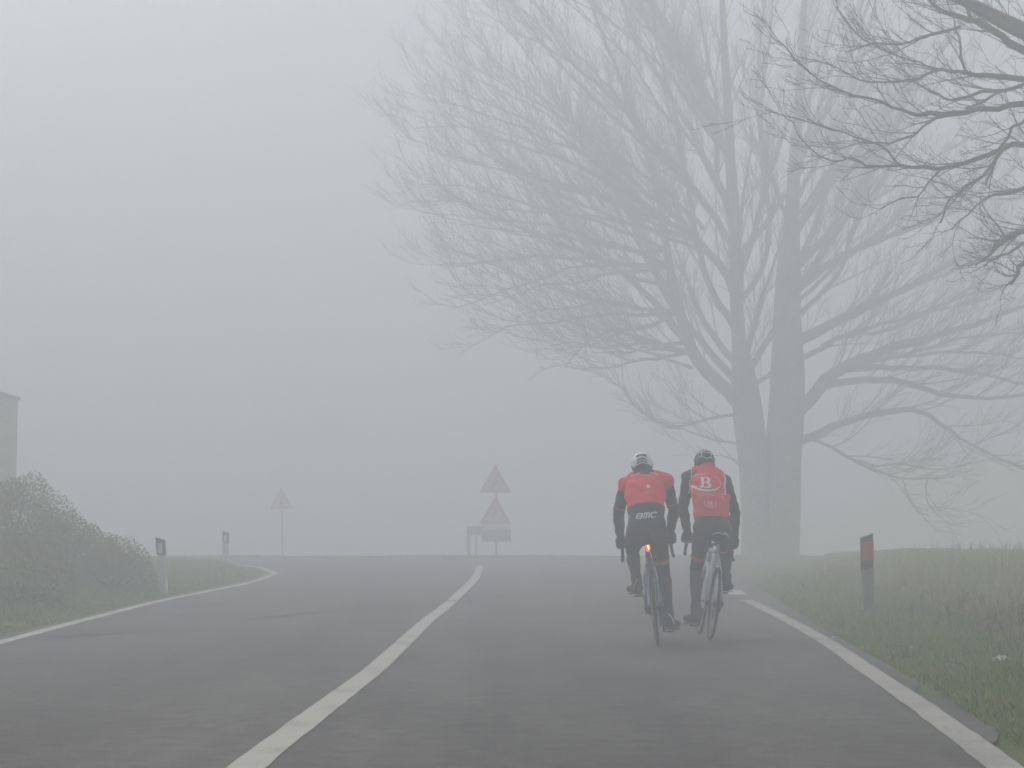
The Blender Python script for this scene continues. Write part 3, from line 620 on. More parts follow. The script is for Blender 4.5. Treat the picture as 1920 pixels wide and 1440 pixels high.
# ------------------------------------------------------------------ road signs on the crest
M_galv = mat('galvanised_pole', (.32, .33, .33), .5, metal=.3, var=.2)
M_signred = mat('sign_red', (.60, .14, .13), .5); M_signwhite = mat('sign_white', (.55, .55, .53), .5, var=.1); M_signblack = mat('sign_black', (.02, .02, .02), .5)
M_signblue = mat('sign_blue', (.10, .19, .40), .5); M_signback = mat('sign_back_grey', (.27, .275, .27), .6)
def tri(side, r):
    """rounded triangle outline, base at z=0"""
    h = side * math.sqrt(3) / 2; C = [(-side / 2, 0), (side / 2, 0), (0, h)]; cx, cz = 0, h / 3; out = []
    for k, (x, z) in enumerate(C):
        dx, dz = cx - x, cz - z; L = math.hypot(dx, dz); px, pz = x + dx / L * 2 * r, z + dz / L * 2 * r; base = math.atan2(-dz, -dx)
        for j in range(-3, 4): a = base + j / 3 * R(60); out.append((px + r * math.cos(a), pz + r * math.sin(a)))
    return out
def triangle_panel(root, z, side, faces, bar=False, old=False):
    P = tri(side, .035); mb = MB(); mb.prism([(a, b + z) for a, b in P], -.048, -.042); pan = mb.build('triangle_panel', M_signback, root, smooth=False)
    c = side * math.sqrt(3) / 6
    mb = MB(); mb.prism([(a, b + z) for a, b in P], -.052, -.048); mb.build('red_border', M_signred, pan, smooth=False)
    q = .62 if not old else .66
    mb = MB(); mb.prism([(a * q, (b - c) * q + c + z) for a, b in P], -.055, -.052); mb.build('white_face', faces, pan, smooth=False)
    mb = MB()
    if bar: mb.box((0, -.057, z + c + .0), (.06, .004, .30)); mb.prism([(-.08, z + c + .10), (.08, z + c + .10), (0, z + c + .22)], -.0595, -.057); mb.box((0, -.058, z + c - .03), (.2, .006, .045))
    else: mb.tube([(-.07, -.057, z + c - .12), (-.07, -.057, z + c - .02), (.03, -.057, z + c + .06), (.03, -.057, z + c + .17)], .022, 6)
    mb.build('symbol', M_signblack, pan, smooth=False)
# left sign
x, y = -8.8, 70.0; root = empty('warning_sign', (x, y, float(ground(x, y)) - .05), (0, R(-2), 0)); tag(root, 'faint triangular warning sign on a thin pole left of the road', 'road sign')
mb = MB(); mb.tube([(0, 0, -.3), (0, 0, 2.85)], .035, 10); mb.build('pole', M_galv, root)
triangle_panel(root, 2.05, .96, M_signwhite, bar=True)
# right sign
x, y = -.55, 60.0; root = empty('warning_sign', (x, y, float(ground(x, y)) - .05)); tag(root, 'pole with two stacked warning triangles and a blue plate at the crest', 'road sign')
mb = MB(); mb.tube([(.03, 0, -.3), (.03, 0, 3.1)], .036, 10); mb.build('pole', M_galv, root)
triangle_panel(root, 2.20, 1.07, mat('old_sign_face', (.44, .45, .36), .6, var=.2), old=True)
triangle_panel(root, 1.16, 1.09, M_signwhite)
mb = MB(); mb.box((.03, -.045, 1.06), (.94, .008, .165)); mb.build('white_plate', M_signwhite, root, smooth=False)
mb = MB(); mb.box((.03, -.047, .78), (.96, .012, .38)); mb.build('blue_plate', M_signblue, root, smooth=False)
# low board left of it
x, y = -1.24, 59.5; root = empty('low_signboard', (x, y, float(ground(x, y)) - .02)); tag(root, 'low grey board on two short posts left of the stacked triangles', 'signboard')
for px, ww in ((-.18, .12), (.07, .07)):
    mb = MB(); mb.box((px, 0, .47), (ww, .07, 1.15)); mb.build('post', mat('post_reddish', (.32, .25, .24), .8, var=.2), root, smooth=False)
mb = MB(); mb.box((.07, -.045, .90), (.50, .02, .30)); mb.box((.07, -.057, .90), (.46, .006, .03)); mb.build('board', M_signback, root, smooth=False)

# ------------------------------------------------------------------ dry weeds and litter in the right verge
M_dry = mat('dry_stalk', (.14, .105, .075), .9, var=.3, scale=20)
def weed_mesh(seed, h, nb):
    rr_ = random.Random(seed); mb = MB(); p = Vector((0, 0, -.02)); dr = Vector((rr_.uniform(-.15, .15), rr_.uniform(-.15, .15), 1)).normalized(); P = [p.copy()]
    for k in range(6): dr = (dr + Vector((rr_.uniform(-.12, .12), rr_.uniform(-.12, .12), 0))).normalized(); p = p + dr * h / 6; P.append(p.copy())
    mb.tube(P, [.003, .003, .0026, .0024, .002, .0018, .0012], 5, caps=False)
    for k in range(nb):
        i = rr_.randrange(2, 6); a = rr_.uniform(0, 6.28); q = P[i]; e = q + Vector((math.cos(a) * .3, math.sin(a) * .3, .8)) * rr_.uniform(.04, .11)
        m_ = (q + e) / 2 + Vector((math.cos(a), math.sin(a), -.2)) * .01; mb.tube([q, m_, e], [.0018, .0015, .001], 4, caps=False)
        mb.ell(e, (.0035, .0035, .006), 6, 4)
    for k in range(3): mb.ell(P[-1] + Vector((rr_.uniform(-.01, .01), rr_.uniform(-.01, .01), rr_.uniform(-.03, .01))), (.0038, .0038, .008), 6, 4)
    return mb
protos = [weed_mesh(k, .20 + .035 * k, 5 + k).build('dry_weed', M_dry, fix=False) for k in range(5)]
wr = random.Random(17); k = 0
spots = []
while len(spots) < 34:
    y = wr.uniform(12.5, 18.5); px = wr.uniform(1640, 1915); x = (px - 960) / FPX * y
    if x - float(XR(y)) > .75: spots.append((x, y))
for i, (x, y) in enumerate(spots):
    o = protos[i] if i < 5 else protos[i % 5].copy()
    if i >= 5: col.objects.link(o)
    o.location = (x, y, float(ground(x, y))); o.rotation_euler = (wr.uniform(-.2, .2), wr.uniform(-.2, .2), wr.uniform(0, 6.28)); s_ = wr.uniform(.6, 1.1); o.scale = (s_, s_, s_)
    tag(o, 'thin brown dry weed stalk standing in the right verge grass', 'weed', 'dry weed stalks in the right verge')
# bent stalk
mb = MB(); mb.tube([(0, 0, -.02), (-.02, 0, .05), (-.035, 0, .105), (-.05, 0, .118), (-.10, 0, .128), (-.15, 0, .137)], [.004, .004, .0035, .003, .0025, .0015], 6)
o = mb.build('bent_stalk', M_dry); o.location = (2.95, 11.8, float(ground(2.95, 11.8)) + .01); tag(o, 'single bent brown stalk with its top snapped over to the left, in the grass', 'weed')
# crumpled litter
lr = random.Random(4); mb = MB(); vs = []; fs = []
for i in range(9):
    for j in range(7): vs.append(((i / 8 - .5) * .14 + lr.uniform(-.006, .006), (j / 6 - .5) * .10 + lr.uniform(-.006, .006), .03 * math.sin(i * 1.3 + j) * .6 + .035 * math.exp(-((i - 4) / 3) ** 2) + lr.uniform(-.006, .006)))
for i in range(8):
    for j in range(6): fs.append((i * 7 + j, i * 7 + j + 1, (i + 1) * 7 + j + 1, (i + 1) * 7 + j))
mb.add(vs, fs); o = mb.build('litter', mat('pale_plastic', (.55, .55, .53), .4), smooth=False)
px = 1870; y = 12.6; x = (px - 960) / FPX * y; o.location = (x, y, float(ground(x, y)) + .06); tag(o, 'crumpled pale plastic litter lying in the grass at the right edge', 'litter')
# daisies
def daisy(px, y, lab, dz=.06):
    x = (px - 960) / FPX * y; root = empty('daisy', (x, y, float(ground(x, y)) + dz - .06)); tag(root, lab, 'flower', 'small white flowers')
    mb = MB(); mb.tube([(0, 0, 0), (.004, 0, .03), (0, -.004, .06)], .0015, 5); mb.build('stalk', MG[0], root)
    mb = MB(); n = 10
    for k in range(n):
        a = 2 * math.pi * k / n; mb.ell((.009 * math.cos(a), -.010, .062 + .009 * math.sin(a)), (.006, .0012, .0035), 8, 4, Matrix.Rotation(-a, 3, 'Y'))
    mb.ell((0, -.0115, .062), (.004, .002, .004), 8, 5); mb.build('petals', mat('petal_white', (.75, .75, .7), .6), root)
daisy(1556, 17.2, 'tiny white flower close to the road edge in the right verge'); daisy(1701, 14.6, 'tiny white flower in the grass right of the marker post foot')

# ------------------------------------------------------------------ bicycles
M_tyre = mat('tyre_rubber', (.02, .02, .02), .85); M_alloy = mat('alloy', (.55, .55, .55), .25, metal=.9); M_carbon = mat('carbon_black', (.02, .02, .022), .4, spec=.5)
M_steel = mat('spoke_steel', (.35, .35, .36), .3, metal=.8); M_chain = mat('chain_steel', (.10, .095, .085), .4, metal=.6)
def bicycle(loc, lean, yaw, frame_m, stay_m, saddle_m, tape_m, post_m, label, downside, light, drop_m, rim_h=.03):
    root = empty('road_bicycle', loc, (0, lean, yaw)); tag(root, label, 'bicycle', 'road bicycles under the two cyclists')
    BB = Vector((0, .405, .27)); ST = Vector((0, .235, .80)); SP = Vector((0, .205, .935)); HT = Vector((0, .80, .83)); HB = Vector((0, .84, .71)); RH = Vector((0, 0, .335)); FH = Vector((0, .99, .335))
    mb = MB(); mb.tube([BB, ST], [.022, .018], 12); mb.tube([ST, HT], [.017, .020], 12); mb.tube([HB, BB], [.024, .026], 12); mb.tube([HT, HB], [.021, .022], 12)
    mb.tube([BB + Vector((-.036, 0, 0)), BB + Vector((.036, 0, 0))], .026, 14); mb.build('frame', frame_m, root)
    mb = MB()
    for s_ in (-1, 1):
        mb.tube([ST + Vector((s_ * .012, -.01, -.03)), Vector((s_ * .030, .16, .70)), Vector((s_ * .046, .09, .55)), Vector((s_ * .078, 0, .335))], [.013, .012, .012, .011], 10)
        mb.tube([BB + Vector((s_ * .03, 0, 0)), Vector((s_ * .045, .30, .285)), Vector((s_ * .076, 0, .335))], [.013, .011, .010], 8)
        mb.ell((s_ * .080, 0, .335), (.004, .014, .018), 10, 6)
    mb.build('stays', stay_m, root)
    mb = MB(); mb.tube([ST, SP + Vector((0, 0, -.01))], .0145, 12); mb.box(SP + Vector((0, 0, -.015)), (.04, .06, .02)); mb.build('seatpost', post_m, root)
    mb = MB()
    mb.tube([HB + Vector((0, .004, -.01)), Vector((0, .86, .665))], .022, 10)
    for s_ in (-1, 1): mb.tube([Vector((s_ * .02, .862, .67)), Vector((s_ * .044, .885, .60)), Vector((s_ * .05, .95, .44)), Vector((s_ * .05, .99, .335))], [.015, .014, .011, .009], 10)
    mb.build('fork', frame_m, root)
    # saddle
    mb = MB(); ys = [-.14, -.13, -.09, -.04, .02, .08, .12, .135]; ws = [.030, .060, .070, .060, .036, .021, .017, .010]; hs_ = [.008, .017, .022, .021, .018, .017, .014, .006]
    zs = [.004, .006, .004, .0, -.002, -.001, -.003, -.006]
    mb.tube([SP + Vector((0, a, .03 + zs[i])) for i, a in enumerate(ys)], ws, 18, ell=hs_, up=(0, 0, 1)); sd = mb.build('saddle', saddle_m[0], root)
    mb = MB()
    for s_ in (-1, 1):
        mb.tube([SP + Vector((s_ * .004, -.146, .044)), SP + Vector((s_ * .03, -.148, .052)), SP + Vector((s_ * .055, -.128, .044)), SP + Vector((s_ * .073, -.09, .030)), SP + Vector((s_ * .06, -.04, .018))], [.005, .009, .009, .007, .004], 8)
    mb.build('saddle_rim', saddle_m[1], sd)
    mb = MB()
    for s_ in (-1, 1): mb.tube([SP + Vector((s_ * .034, -.12, .018)), SP + Vector((s_ * .022, -.06, -.008)), SP + Vector((s_ * .022, .04, -.008)), SP + Vector((s_ * .01, .11, .012))], .0035, 6)
    mb.build('saddle_rails', M_alloy, sd)
    # wheels
    for c in (RH, FH):
        mb = MB()
        for k in range(24):
            a = 2 * math.pi * k / 24; s_ = 1 if k % 2 else -1
            mb.tube([c + Vector((s_ * .024, .02 * math.cos(a + .9 * s_), .02 * math.sin(a + .9 * s_))), c + Vector((0, .30 * math.cos(a), .30 * math.sin(a)))], .0011, 4, caps=False)
        mb.tube([c + Vector((-.05, 0, 0)), c + Vector((-.028, 0, 0)), c + Vector((-.02, 0, 0)), c + Vector((.02, 0, 0)), c + Vector((.028, 0, 0)), c + Vector((.05, 0, 0))], [.010, .020, .012, .012, .020, .010], 12)
        wh = mb.build('wheel', M_steel, root)
        mb = MB(); mb.ring(c, .321, .0145, n=64, k=10); mb.build('tyre', M_tyre, wh)
        mb = MB(); mb.ring(c, .311 - rim_h / 2, rim_h / 2 + .002, n=64, k=8, rx=.010); mb.build('rim', M_carbon, wh)
    # drivetrain
    mb = MB()
    for k in range(8): mb.ring(RH + Vector((.022 + k * .0042, 0, 0)), .062 - k * .0045, .0022, n=32, k=4, rx=.0012); mb.ring(RH + Vector((.022 + k * .0042, 0, 0)), .035 - k * .0035, .006, n=20, k=4, rx=.001)
    mb.build('cassette', M_chain, root)
    mb = MB(); mb.tube([RH + Vector((x_, 0, 0)) for x_ in (-.088, -.078, -.060, -.034, -.030, .030, .034, .062, .080, .092)], [.012, .020, .022, .032, .018, .018, .046, .050, .022, .012], 18); mb.build('hub', M_carbon, root)
    mb = MB(); mb.box(RH + Vector((.052, -.005, -.045)), (.018, .03, .05)); mb.box(RH + Vector((.040, .02, -.11)), (.012, .03, .10), Matrix.Rotation(R(-18), 3, 'X'))
    mb.ring(RH + Vector((.036, .012, -.075)), .017, .004, n=16, k=5, rx=.005); mb.ring(RH + Vector((.036, .035, -.15)), .017, .004, n=16, k=5, rx=.005); mb.build('derailleur', M_carbon, root)
    mb = MB(); mb.ring(BB + Vector((.044, 0, 0)), .095, .006, n=48, k=6, rx=.003)
    for k in range(5):
        a = 2 * math.pi * k / 5; mb.tube([BB + Vector((.046, 0, 0)), BB + Vector((.046, .092 * math.cos(a), .092 * math.sin(a)))], .007, 6)
    cs = mb.build('chainring', M_carbon, root)
    mb = MB(); mb.tube([RH + Vector((.036, .012, -.165)), BB + Vector((.044, -.02, -.098))], .0035, 5); mb.tube([RH + Vector((.036, 0, .045)), BB + Vector((.044, 0, .098))], .0035, 5); mb.build('chain', M_chain, root)
    for s_ in (-1, 1):
        dz = -1 if s_ == downside else 1
        e = BB + Vector((s_ * .075, .015 * -dz, dz * .17)); mb = MB(); mb.tube([BB + Vector((s_ * .06, 0, 0)), BB + Vector((s_ * .066, .008 * -dz, dz * .09)), e], [.016, .012, .012], 8); ca = mb.build('crank_arm', M_carbon, root)
        mb = MB(); mb.tube([e, e + Vector((s_ * .085, 0, 0))], .006, 8); mb.box(e + Vector((s_ * .055, 0, 0)), (.06, .075, .016)); mb.build('pedal', M_carbon, root)
    # bars
    mb = MB(); mb.tube([HT + Vector((0, 0, 0)), HT + Vector((0, -.012, .05))], .019, 10); mb.tube([HT + Vector((0, -.01, .04)), Vector((0, .885, .885))], [.018, .020], 10); mb.tube([(-.20, .885, .885), (.20, .885, .885)], .0145, 12); mb.build('handlebar', M_carbon, root)
    for s_ in (-1, 1):
        mb = MB(); x = s_ * .220
        mb.tube([(s_ * .10, .885, .885), (s_ * .20, .885, .885), (x, .90, .885), (x, .94, .882), (x + s_ * .004, .965, .86), (x + s_ * .008, .965, .81), (x + s_ * .012, .93, .765), (x + s_ * .014, .86, .757)], .0155, 10)
        mb.build('bar_tape', tape_m, root)
        mb = MB(); mb.tube([(x, .925, .892), (x - s_ * .003, .965, .903), (x - s_ * .004, .995, .925), (x - s_ * .004, 1.0, .945)], [.017, .017, .016, .011], 10)
        mb.build('brake_hood', M_carbon, root)
        mb = MB(); mb.tube([(x, .995, .915), (x + s_ * .004, 1.005, .88), (x + s_ * .008, .995, .83), (x + s_ * .012, .975, .79)], [.008, .007, .007, .005], 8, ell=[.006] * 4, up=(0, 1, 0)); mb.build('brake_lever', drop_m, root)
    # brakes and bottle
    mb = MB(); mb.box(Vector((0, .155, .705)), (.052, .03, .02)); 
    for s_ in (-1, 1): mb.tube([(0, .15, .715), (s_ * .036, .15, .695), (s_ * .026, .14, .655)], .007, 6)
    mb.build('rear_brake', M_alloy if not light else M_carbon, root)
    mb = MB(); a0 = BB.lerp(HB, .28) + Vector((0, -.025, .045)); a1 = BB.lerp(HB, .66) + Vector((0, -.025, .045)); mb.tube([a0, a0.lerp(a1, .7), a0.lerp(a1, .76), a0.lerp(a1, .9), a1], [.036, .036, .028, .030, .012], 14); mb.build('bottle', mat('bottle_plastic', (.35, .36, .38), .5), root)
    if light:
        c = Vector((0, .19, .868)); mb = MB(); mb.ell(c + Vector((0, -.016, 0)), (.021, .015, .050), 14, 10); lb = mb.build('rear_light', mat('light_red_lens', (.6, .02, .01), .3, emit=(1, .05, .02), estr=1.6), root)
        mb = MB(); mb.ell(c + Vector((.003, -.028, -.003)), (.0075, .007, .030), 12, 8, Matrix.Rotation(R(-6), 3, 'Y')); mb.build('light_led', mat('light_led', (1, .5, .1), .3, emit=(1, .30, .05), estr=6), lb)
    return root

# ------------------------------------------------------------------ riders
def ik(a, b, l1, l2, pole):
    a, b = Vector(a), Vector(b); d = b - a; L = min(d.length, (l1 + l2) * .999); u = d.normalized(); x = (l1 * l1 - l2 * l2 + L * L) / (2 * L); h = math.sqrt(max(0, l1 * l1 - x * x))
    p = Vector(pole); p = (p - u * p.dot(u)).normalized(); return a + u * x + p * h

class Dist:
    """labels each body vertex with the nearest limb segment"""
    def __init__(s): s.S = []
    def add(s, name, a, b, ra, rb): s.S.append((name, np.array(a, float), np.array(b, float), ra, rb))
    def run(s, P):
        best = np.full(len(P), 1e9); idx = np.zeros(len(P), int); T = np.zeros(len(P))
        for k, (nme, a, b, ra, rb) in enumerate(s.S):
            ab = b - a; t = np.clip(((P - a) @ ab) / (ab @ ab), 0, 1); dd_ = np.linalg.norm(P - (a + t[:, None] * ab), axis=1) / (ra + (rb - ra) * t)
            m_ = dd_ < best; best[m_] = dd_[m_]; idx[m_] = k; T[m_] = t[m_]
        return idx, T, [q[0] for q in s.S]

def shell(body_me, vmask, off, name, m, parent, normals, mi=None):
    """clothing: the body faces whose vertices are all inside vmask, pushed out by off, with the hem closed"""
    co = np.empty(len(body_me.vertices) * 3, np.float32); body_me.vertices.foreach_get('co', co); co = co.reshape(-1, 3)
    faces = [tuple(p.vertices) for p in body_me.polygons if all(vmask[v] for v in p.vertices)]
    if not faces: return None
    used = sorted({v for f in faces for v in f}); mp = {v: i for i, v in enumerate(used)}; n = len(used)
    o_ = off[used][:, None] if hasattr(off, '__len__') else off
    Vt = co[used] + normals[used] * o_; F = [tuple(mp[v] for v in f) for f in faces]
    ec = {}
    for f in F:
        for i in range(len(f)):
            a, b = f[i], f[(i + 1) % len(f)]; ec[(a, b)] = 1
    bd = [(a, b) for (a, b) in ec if (b, a) not in ec]; bv = sorted({v for e in bd for v in e}); bm_ = {v: n + i for i, v in enumerate(bv)}
    Vi = co[[used[v] for v in bv]] - normals[[used[v] for v in bv]] * .002 if bv else np.zeros((0, 3))
    F += [(b, a, bm_[a], bm_[b]) for a, b in bd]
    mb = MB(); mb.v = [tuple(v) for v in np.concatenate([Vt, Vi])]; mb.f = F; mb.m = [0] * len(F)
    return mb.build(name, m, parent, fix=False)

def decal(name, polys, m, parent, bvh, lift, step=.006, thick=.0):
    """polys: strokes [(points 2D), width(s)] in the rider's x,z plane, laid on the back of the jersey"""
    mb = MB(); nhit = 0
    for pts, wd in polys:
        P = [np.array(p, float) for p in pts]; Q = [P[0]]; W = [wd[0] if hasattr(wd, '__len__') else wd]
        for i in range(len(P) - 1):
            L = np.linalg.norm(P[i + 1] - P[i]); k = max(1, int(L / step))
            for j in range(1, k + 1):
                t = j / k; Q.append(P[i] * (1 - t) + P[i + 1] * t); W.append((wd[i] * (1 - t) + wd[i + 1] * t) if hasattr(wd, '__len__') else wd)
        Q = np.array(Q); T = np.gradient(Q, axis=0) if len(Q) > 2 else np.array([Q[1] - Q[0]] * 2); T /= np.maximum(np.linalg.norm(T, axis=1)[:, None], 1e-9); N = np.stack([-T[:, 1], T[:, 0]], 1); nn = 4; vs = []
        ok = True
        for i in range(len(Q)):
            for j in range(nn + 1):
                q = Q[i] + N[i] * W[i] * (j / nn - .5); h = bvh.ray_cast(Vector((q[0], -2, q[1])), Vector((0, 1, 0)))
                if h[0] is None: ok = False; vs.append((q[0], .3, q[1])); continue
                nr_ = h[1] if h[1].y < 0 else -h[1]; vs.append(tuple(h[0] + (nr_ * .5 + Vector((0, -1, 0)) * .5) * lift))
        if not ok: continue
        fs = [(i * (nn + 1) + j, i * (nn + 1) + j + 1, (i + 1) * (nn + 1) + j + 1, (i + 1) * (nn + 1) + j) for i in range(len(Q) - 1) for j in range(nn)]; mb.add(vs, fs)
    if mb.v: return mb.build(name, m, parent, fix=False)

def arc(cx, cz, rx, rz, a0, a1, n=18): return [(cx + rx * math.cos(R(a0 + (a1 - a0) * i / n)), cz + rz * math.sin(R(a0 + (a1 - a0) * i / n))) for i in range(n + 1)]
def glyph_B(cx, cz, h, wt):
    w_ = h * .92; x0 = cx - w_ * .36; s_ = []
    s_.append(([(x0 + wt * .2, cz - h / 2), (x0, cz + h / 2)], wt)); th = wt * .42
    for zz in (cz + h / 2 - th / 2, cz - h / 2 + th / 2): s_.append(([(x0 - wt * .95, zz), (x0 + w_ * .45, zz)], th))
    s_.append(([(x0, cz + .02 * h), (x0 + w_ * .45, cz + .02 * h)], th))
    u = arc(x0 + w_ * .30, cz + h * .255, w_ * .36, h * .215, 90, -90, 12); s_.append((u, [th + (wt - th) * math.sin(math.pi * i / 12) * .95 for i in range(13)]))
    u = arc(x0 + w_ * .30, cz - h * .225, w_ * .46, h * .235, 90, -90, 12); s_.append((u, [th + (wt - th) * math.sin(math.pi * i / 12) * .95 for i in range(13)]))
    return s_

M_skin = mat('skin', (.42, .25, .19), .55, var=.12, scale=30); M_dark = mat('black_lycra', (.022, .022, .025), .75, c2=(.034, .034, .038), scale=14); M_dark2 = mat('black_tights', (.026, .025, .027), .8, c2=(.036, .035, .037), scale=10)
M_red = mat('red_jersey', (.84, .03, .055), .7, c2=(.70, .022, .04), scale=6); M_red2 = mat('red_vest', (.84, .03, .045), .7, c2=(.70, .022, .035), scale=6)
M_orange = mat('orange_band', (.62, .09, .05), .6); M_white = mat('white_print', (.75, .75, .75), .6); M_faded = mat('faded_print', (.85, .50, .52), .7); M_glove = mat('glove_black', (.024, .024, .026), .8); M_shoe = mat('overshoe_black', (.024, .026, .024), .7)
M_eye = mat('eye_white', (.7, .68, .65), .3); M_lip = mat('lips', (.35, .13, .11), .5)
M_hair = mat('dark_hair', (.02, .016, .014), .8); M_grey = mat('grey_trim', (.22, .22, .23), .6)

def person(loc, lean, yaw, spec):
    root = empty('person', loc, (0, lean, yaw)); tag(root, spec['label'], 'person')
    sp = spec['spine']; hipx = spec['hipx']; shx = spec['shx']; k = len(sp)
    xs = [hipx + (shx - hipx) * (i / (k - 1)) for i in range(k)]
    S = [Vector((xs[i], sp[i][0], sp[i][1])) for i in range(k)]
    mb = MB(); D = Dist()
    # torso loft
    A = smooth_path([tuple(p) for p in S], .03); src = np.array([int(np.argmin(np.linalg.norm(A - np.array(p), axis=1))) for p in S]); src[0] = 0; src[-1] = len(A) - 1
    rx = np.interp(np.arange(len(A)), src, spec['rx']); ry = np.interp(np.arange(len(A)), src, spec['ry'])
    mb.tube(A, list(rx), 28, ell=list(ry), up=(0, -1, .6))
    for i in range(k - 1): D.add('torso%d' % i, S[i], S[i + 1], (spec['rx'][i] + spec['ry'][i]) / 2 * .95, (spec['rx'][i + 1] + spec['ry'][i + 1]) / 2 * .95)
    # shoulders
    SJ = {}; neck = S[-1]
    for s_ in (-1, 1):
        j = Vector((shx + s_ * spec['shw'], spec['shy'], spec['shz'])); SJ[s_] = j
        mb.tube([neck + Vector((s_ * .03, -.03, -.03)), (neck + j) / 2 + Vector((0, -.02, .0)), j], [.062, .066, .066], 16, ell=[.058, .066, .068], up=(0, -1, .6)); mb.ell(j, (.066, .070, .070), 18, 12)
        mb.ell(S[3].lerp(S[4], .5) + Vector((s_ * .095, -.040, .01)), (.080, .042, .13), 14, 10, Matrix.Rotation(R(-38), 3, 'X'))  # shoulder blade
        mb.ell(S[1] + Vector((s_ * .078, -.03, -.005)), (.098, .112, .125), 18, 12)      # glute
    # neck, head
    hc = Vector(spec['head']); mb.tube([neck + Vector((0, -.03, -.05)), neck + Vector((0, 0, .02)), hc + Vector((0, -.02, -.06))], [.088, .070, .060], 16)
    mb.ell(hc, (.076, .096, .112), 22, 16); mb.ell(hc + Vector((0, .035, -.065)), (.056, .060, .060), 16, 12)     # skull, jaw
    mb.tube([hc + Vector((0, .088, .02)), hc + Vector((0, .113, -.022)), hc + Vector((0, .095, -.034))], [.009, .014, .012], 8)      # nose
    mb.ell(hc + Vector((0, .088, -.066)), (.026, .012, .010), 10, 6)                                             # mouth
    for s_ in (-1, 1): mb.ell(hc + Vector((s_ * .078, .0, -.005)), (.010, .020, .032), 10, 8)                    # ears
    D.add('neck', neck, hc + Vector((0, -.02, -.06)), .062, .056); D.add('head', hc + Vector((0, -.01, .03)), hc + Vector((0, .02, -.06)), .095, .075)
    # arms
    info = {}
    for s_ in (-1, 1):
        wr_ = Vector((s_ * .228, .895, .962)); sh = SJ[s_]; L = (wr_ - sh).length; tot = max(L * spec.get('slack', 1.014), .58); e = ik(sh, wr_, tot * .52, tot * .48, (s_ * 1, -.1, -.15))
        up_ = [sh, sh.lerp(e, .35), sh.lerp(e, .7), e]; mb.tube(up_, [.062, .056, .048, .043], 14); mb.ell(e, (.043, .043, .043), 12, 8)
        mb.tube([e, e.lerp(wr_, .3), e.lerp(wr_, .7), wr_], [.043, .045, .036, .029], 14)
        D.add('uparm', sh, e, .060, .044); D.add('forearm', e, wr_, .045, .030); info[s_] = (sh, e, wr_)
        # hand on the hood: palm, four fingers round the outside, thumb inside
        hx = s_ * .220; pc = Vector((hx + s_ * .006, .94, .935)); mb.tube([wr_, Vector((hx + s_ * .008, .925, .947)), Vector((hx + s_ * .006, .955, .930)), Vector((hx + s_ * .004, .985, .930))], [.034, .049, .052, .036], 14, ell=[.031, .037, .036, .024], up=(0, -.3, 1))
        for f_ in range(4):
            yy = .934 + f_ * .0245; ln = [.86, 1, .95, .8][3 - f_]
            mb.tube([Vector((hx + s_ * .022, yy - .004, .932)), Vector((hx + s_ * .047, yy, .912)), Vector((hx + s_ * .043 * ln, yy + .004, .884)), Vector((hx + s_ * .018, yy + .006, .876)), Vector((hx + s_ * .000, yy + .004, .880))], [.0130, .0125, .0115, .0108, .009], 8)
        mb.tube([Vector((hx - s_ * .018, .925, .940)), Vector((hx - s_ * .034, .952, .925)), Vector((hx - s_ * .030, .978, .903)), Vector((hx - s_ * .016, .992, .890))], [.0135, .0125, .0115, .0095], 8)
        D.add('hand', wr_ + Vector((0, .018, -.008)), Vector((hx + s_ * .006, .985, .915)), .034, .036)
    # legs
    for s_ in (-1, 1):
        down = (s_ == spec['down']); hp = Vector((hipx + s_ * .088, sp[1][0] + .015, sp[1][1] - .015)); pz = .10 + .012 if down else .44 + .012; py = .405 + (.015 if down else -.015)
        ank = Vector((s_ * spec['ankx'], py - .085, pz + (.108 if down else .098))); kn = ik(hp, ank, spec['thigh'], spec['shin'], (s_ * spec.get('kneeout', .12), 1, .1))
        mb.tube([hp + Vector((-s_ * .012, -.02, .03)), hp.lerp(kn, .22), hp.lerp(kn, .6), kn], [.098, .090, .070, .056], 18); mb.ell(kn, (.056, .058, .058), 14, 10)
        back = Vector((0, -.014, 0)); mb.tube([kn, kn.lerp(ank, .28) + back, kn.lerp(ank, .62) + back * .6, ank], [.052, .058, .043, .034], 16); mb.ell(ank, (.035, .038, .038), 12, 8)
        D.add('thigh', hp, kn, .09, .058); D.add('calf', kn, ank, .056, .036)
        sa = R(spec['splay']) * s_; dirf = Vector((math.sin(sa), math.cos(sa), -.12 if down else .0)).normalized()
        heel = ank - dirf * .050 + Vector((0, 0, -.052)); toe = heel + dirf * .255; toe.z -= 0 if down else 0
        mb.tube([ank, ank.lerp(heel, .6) + dirf * .02, heel + dirf * .05], [.034, .034, .03], 10)
        fp = [heel, heel + dirf * .02, heel + dirf * .09, heel + dirf * .17, heel + dirf * .225, toe]; mb.tube([p + Vector((0, 0, .008)) for p in fp], [.022, .030, .034, .042, .036, .015], 14, ell=[.020, .032, .034, .024, .020, .01], up=(0, 0, 1))
        D.add('foot', heel + Vector((0, 0, .01)), toe, .04, .035); info[('leg', s_)] = (hp, kn, ank, heel, dirf)
    raw = mb.build('raw', M_skin, fix=True)
    md = raw.modifiers.new('r', 'REMESH'); md.mode = 'VOXEL'; md.voxel_size = .0068; md.use_smooth_shade = True
    ms = raw.modifiers.new('s', 'SMOOTH'); ms.factor = .5; ms.iterations = 5
    dg = bpy.context.evaluated_depsgraph_get(); me = bpy.data.meshes.new_from_object(raw.evaluated_get(dg)); bpy.data.objects.remove(raw, do_unlink=True)
    body = bpy.data.objects.new('body', me); col.objects.link(body); body.parent = root; me.name = 'body'
    if not me.materials: me.materials.append(M_skin)
    me.polygons.foreach_set('use_smooth', [True] * len(me.polygons))
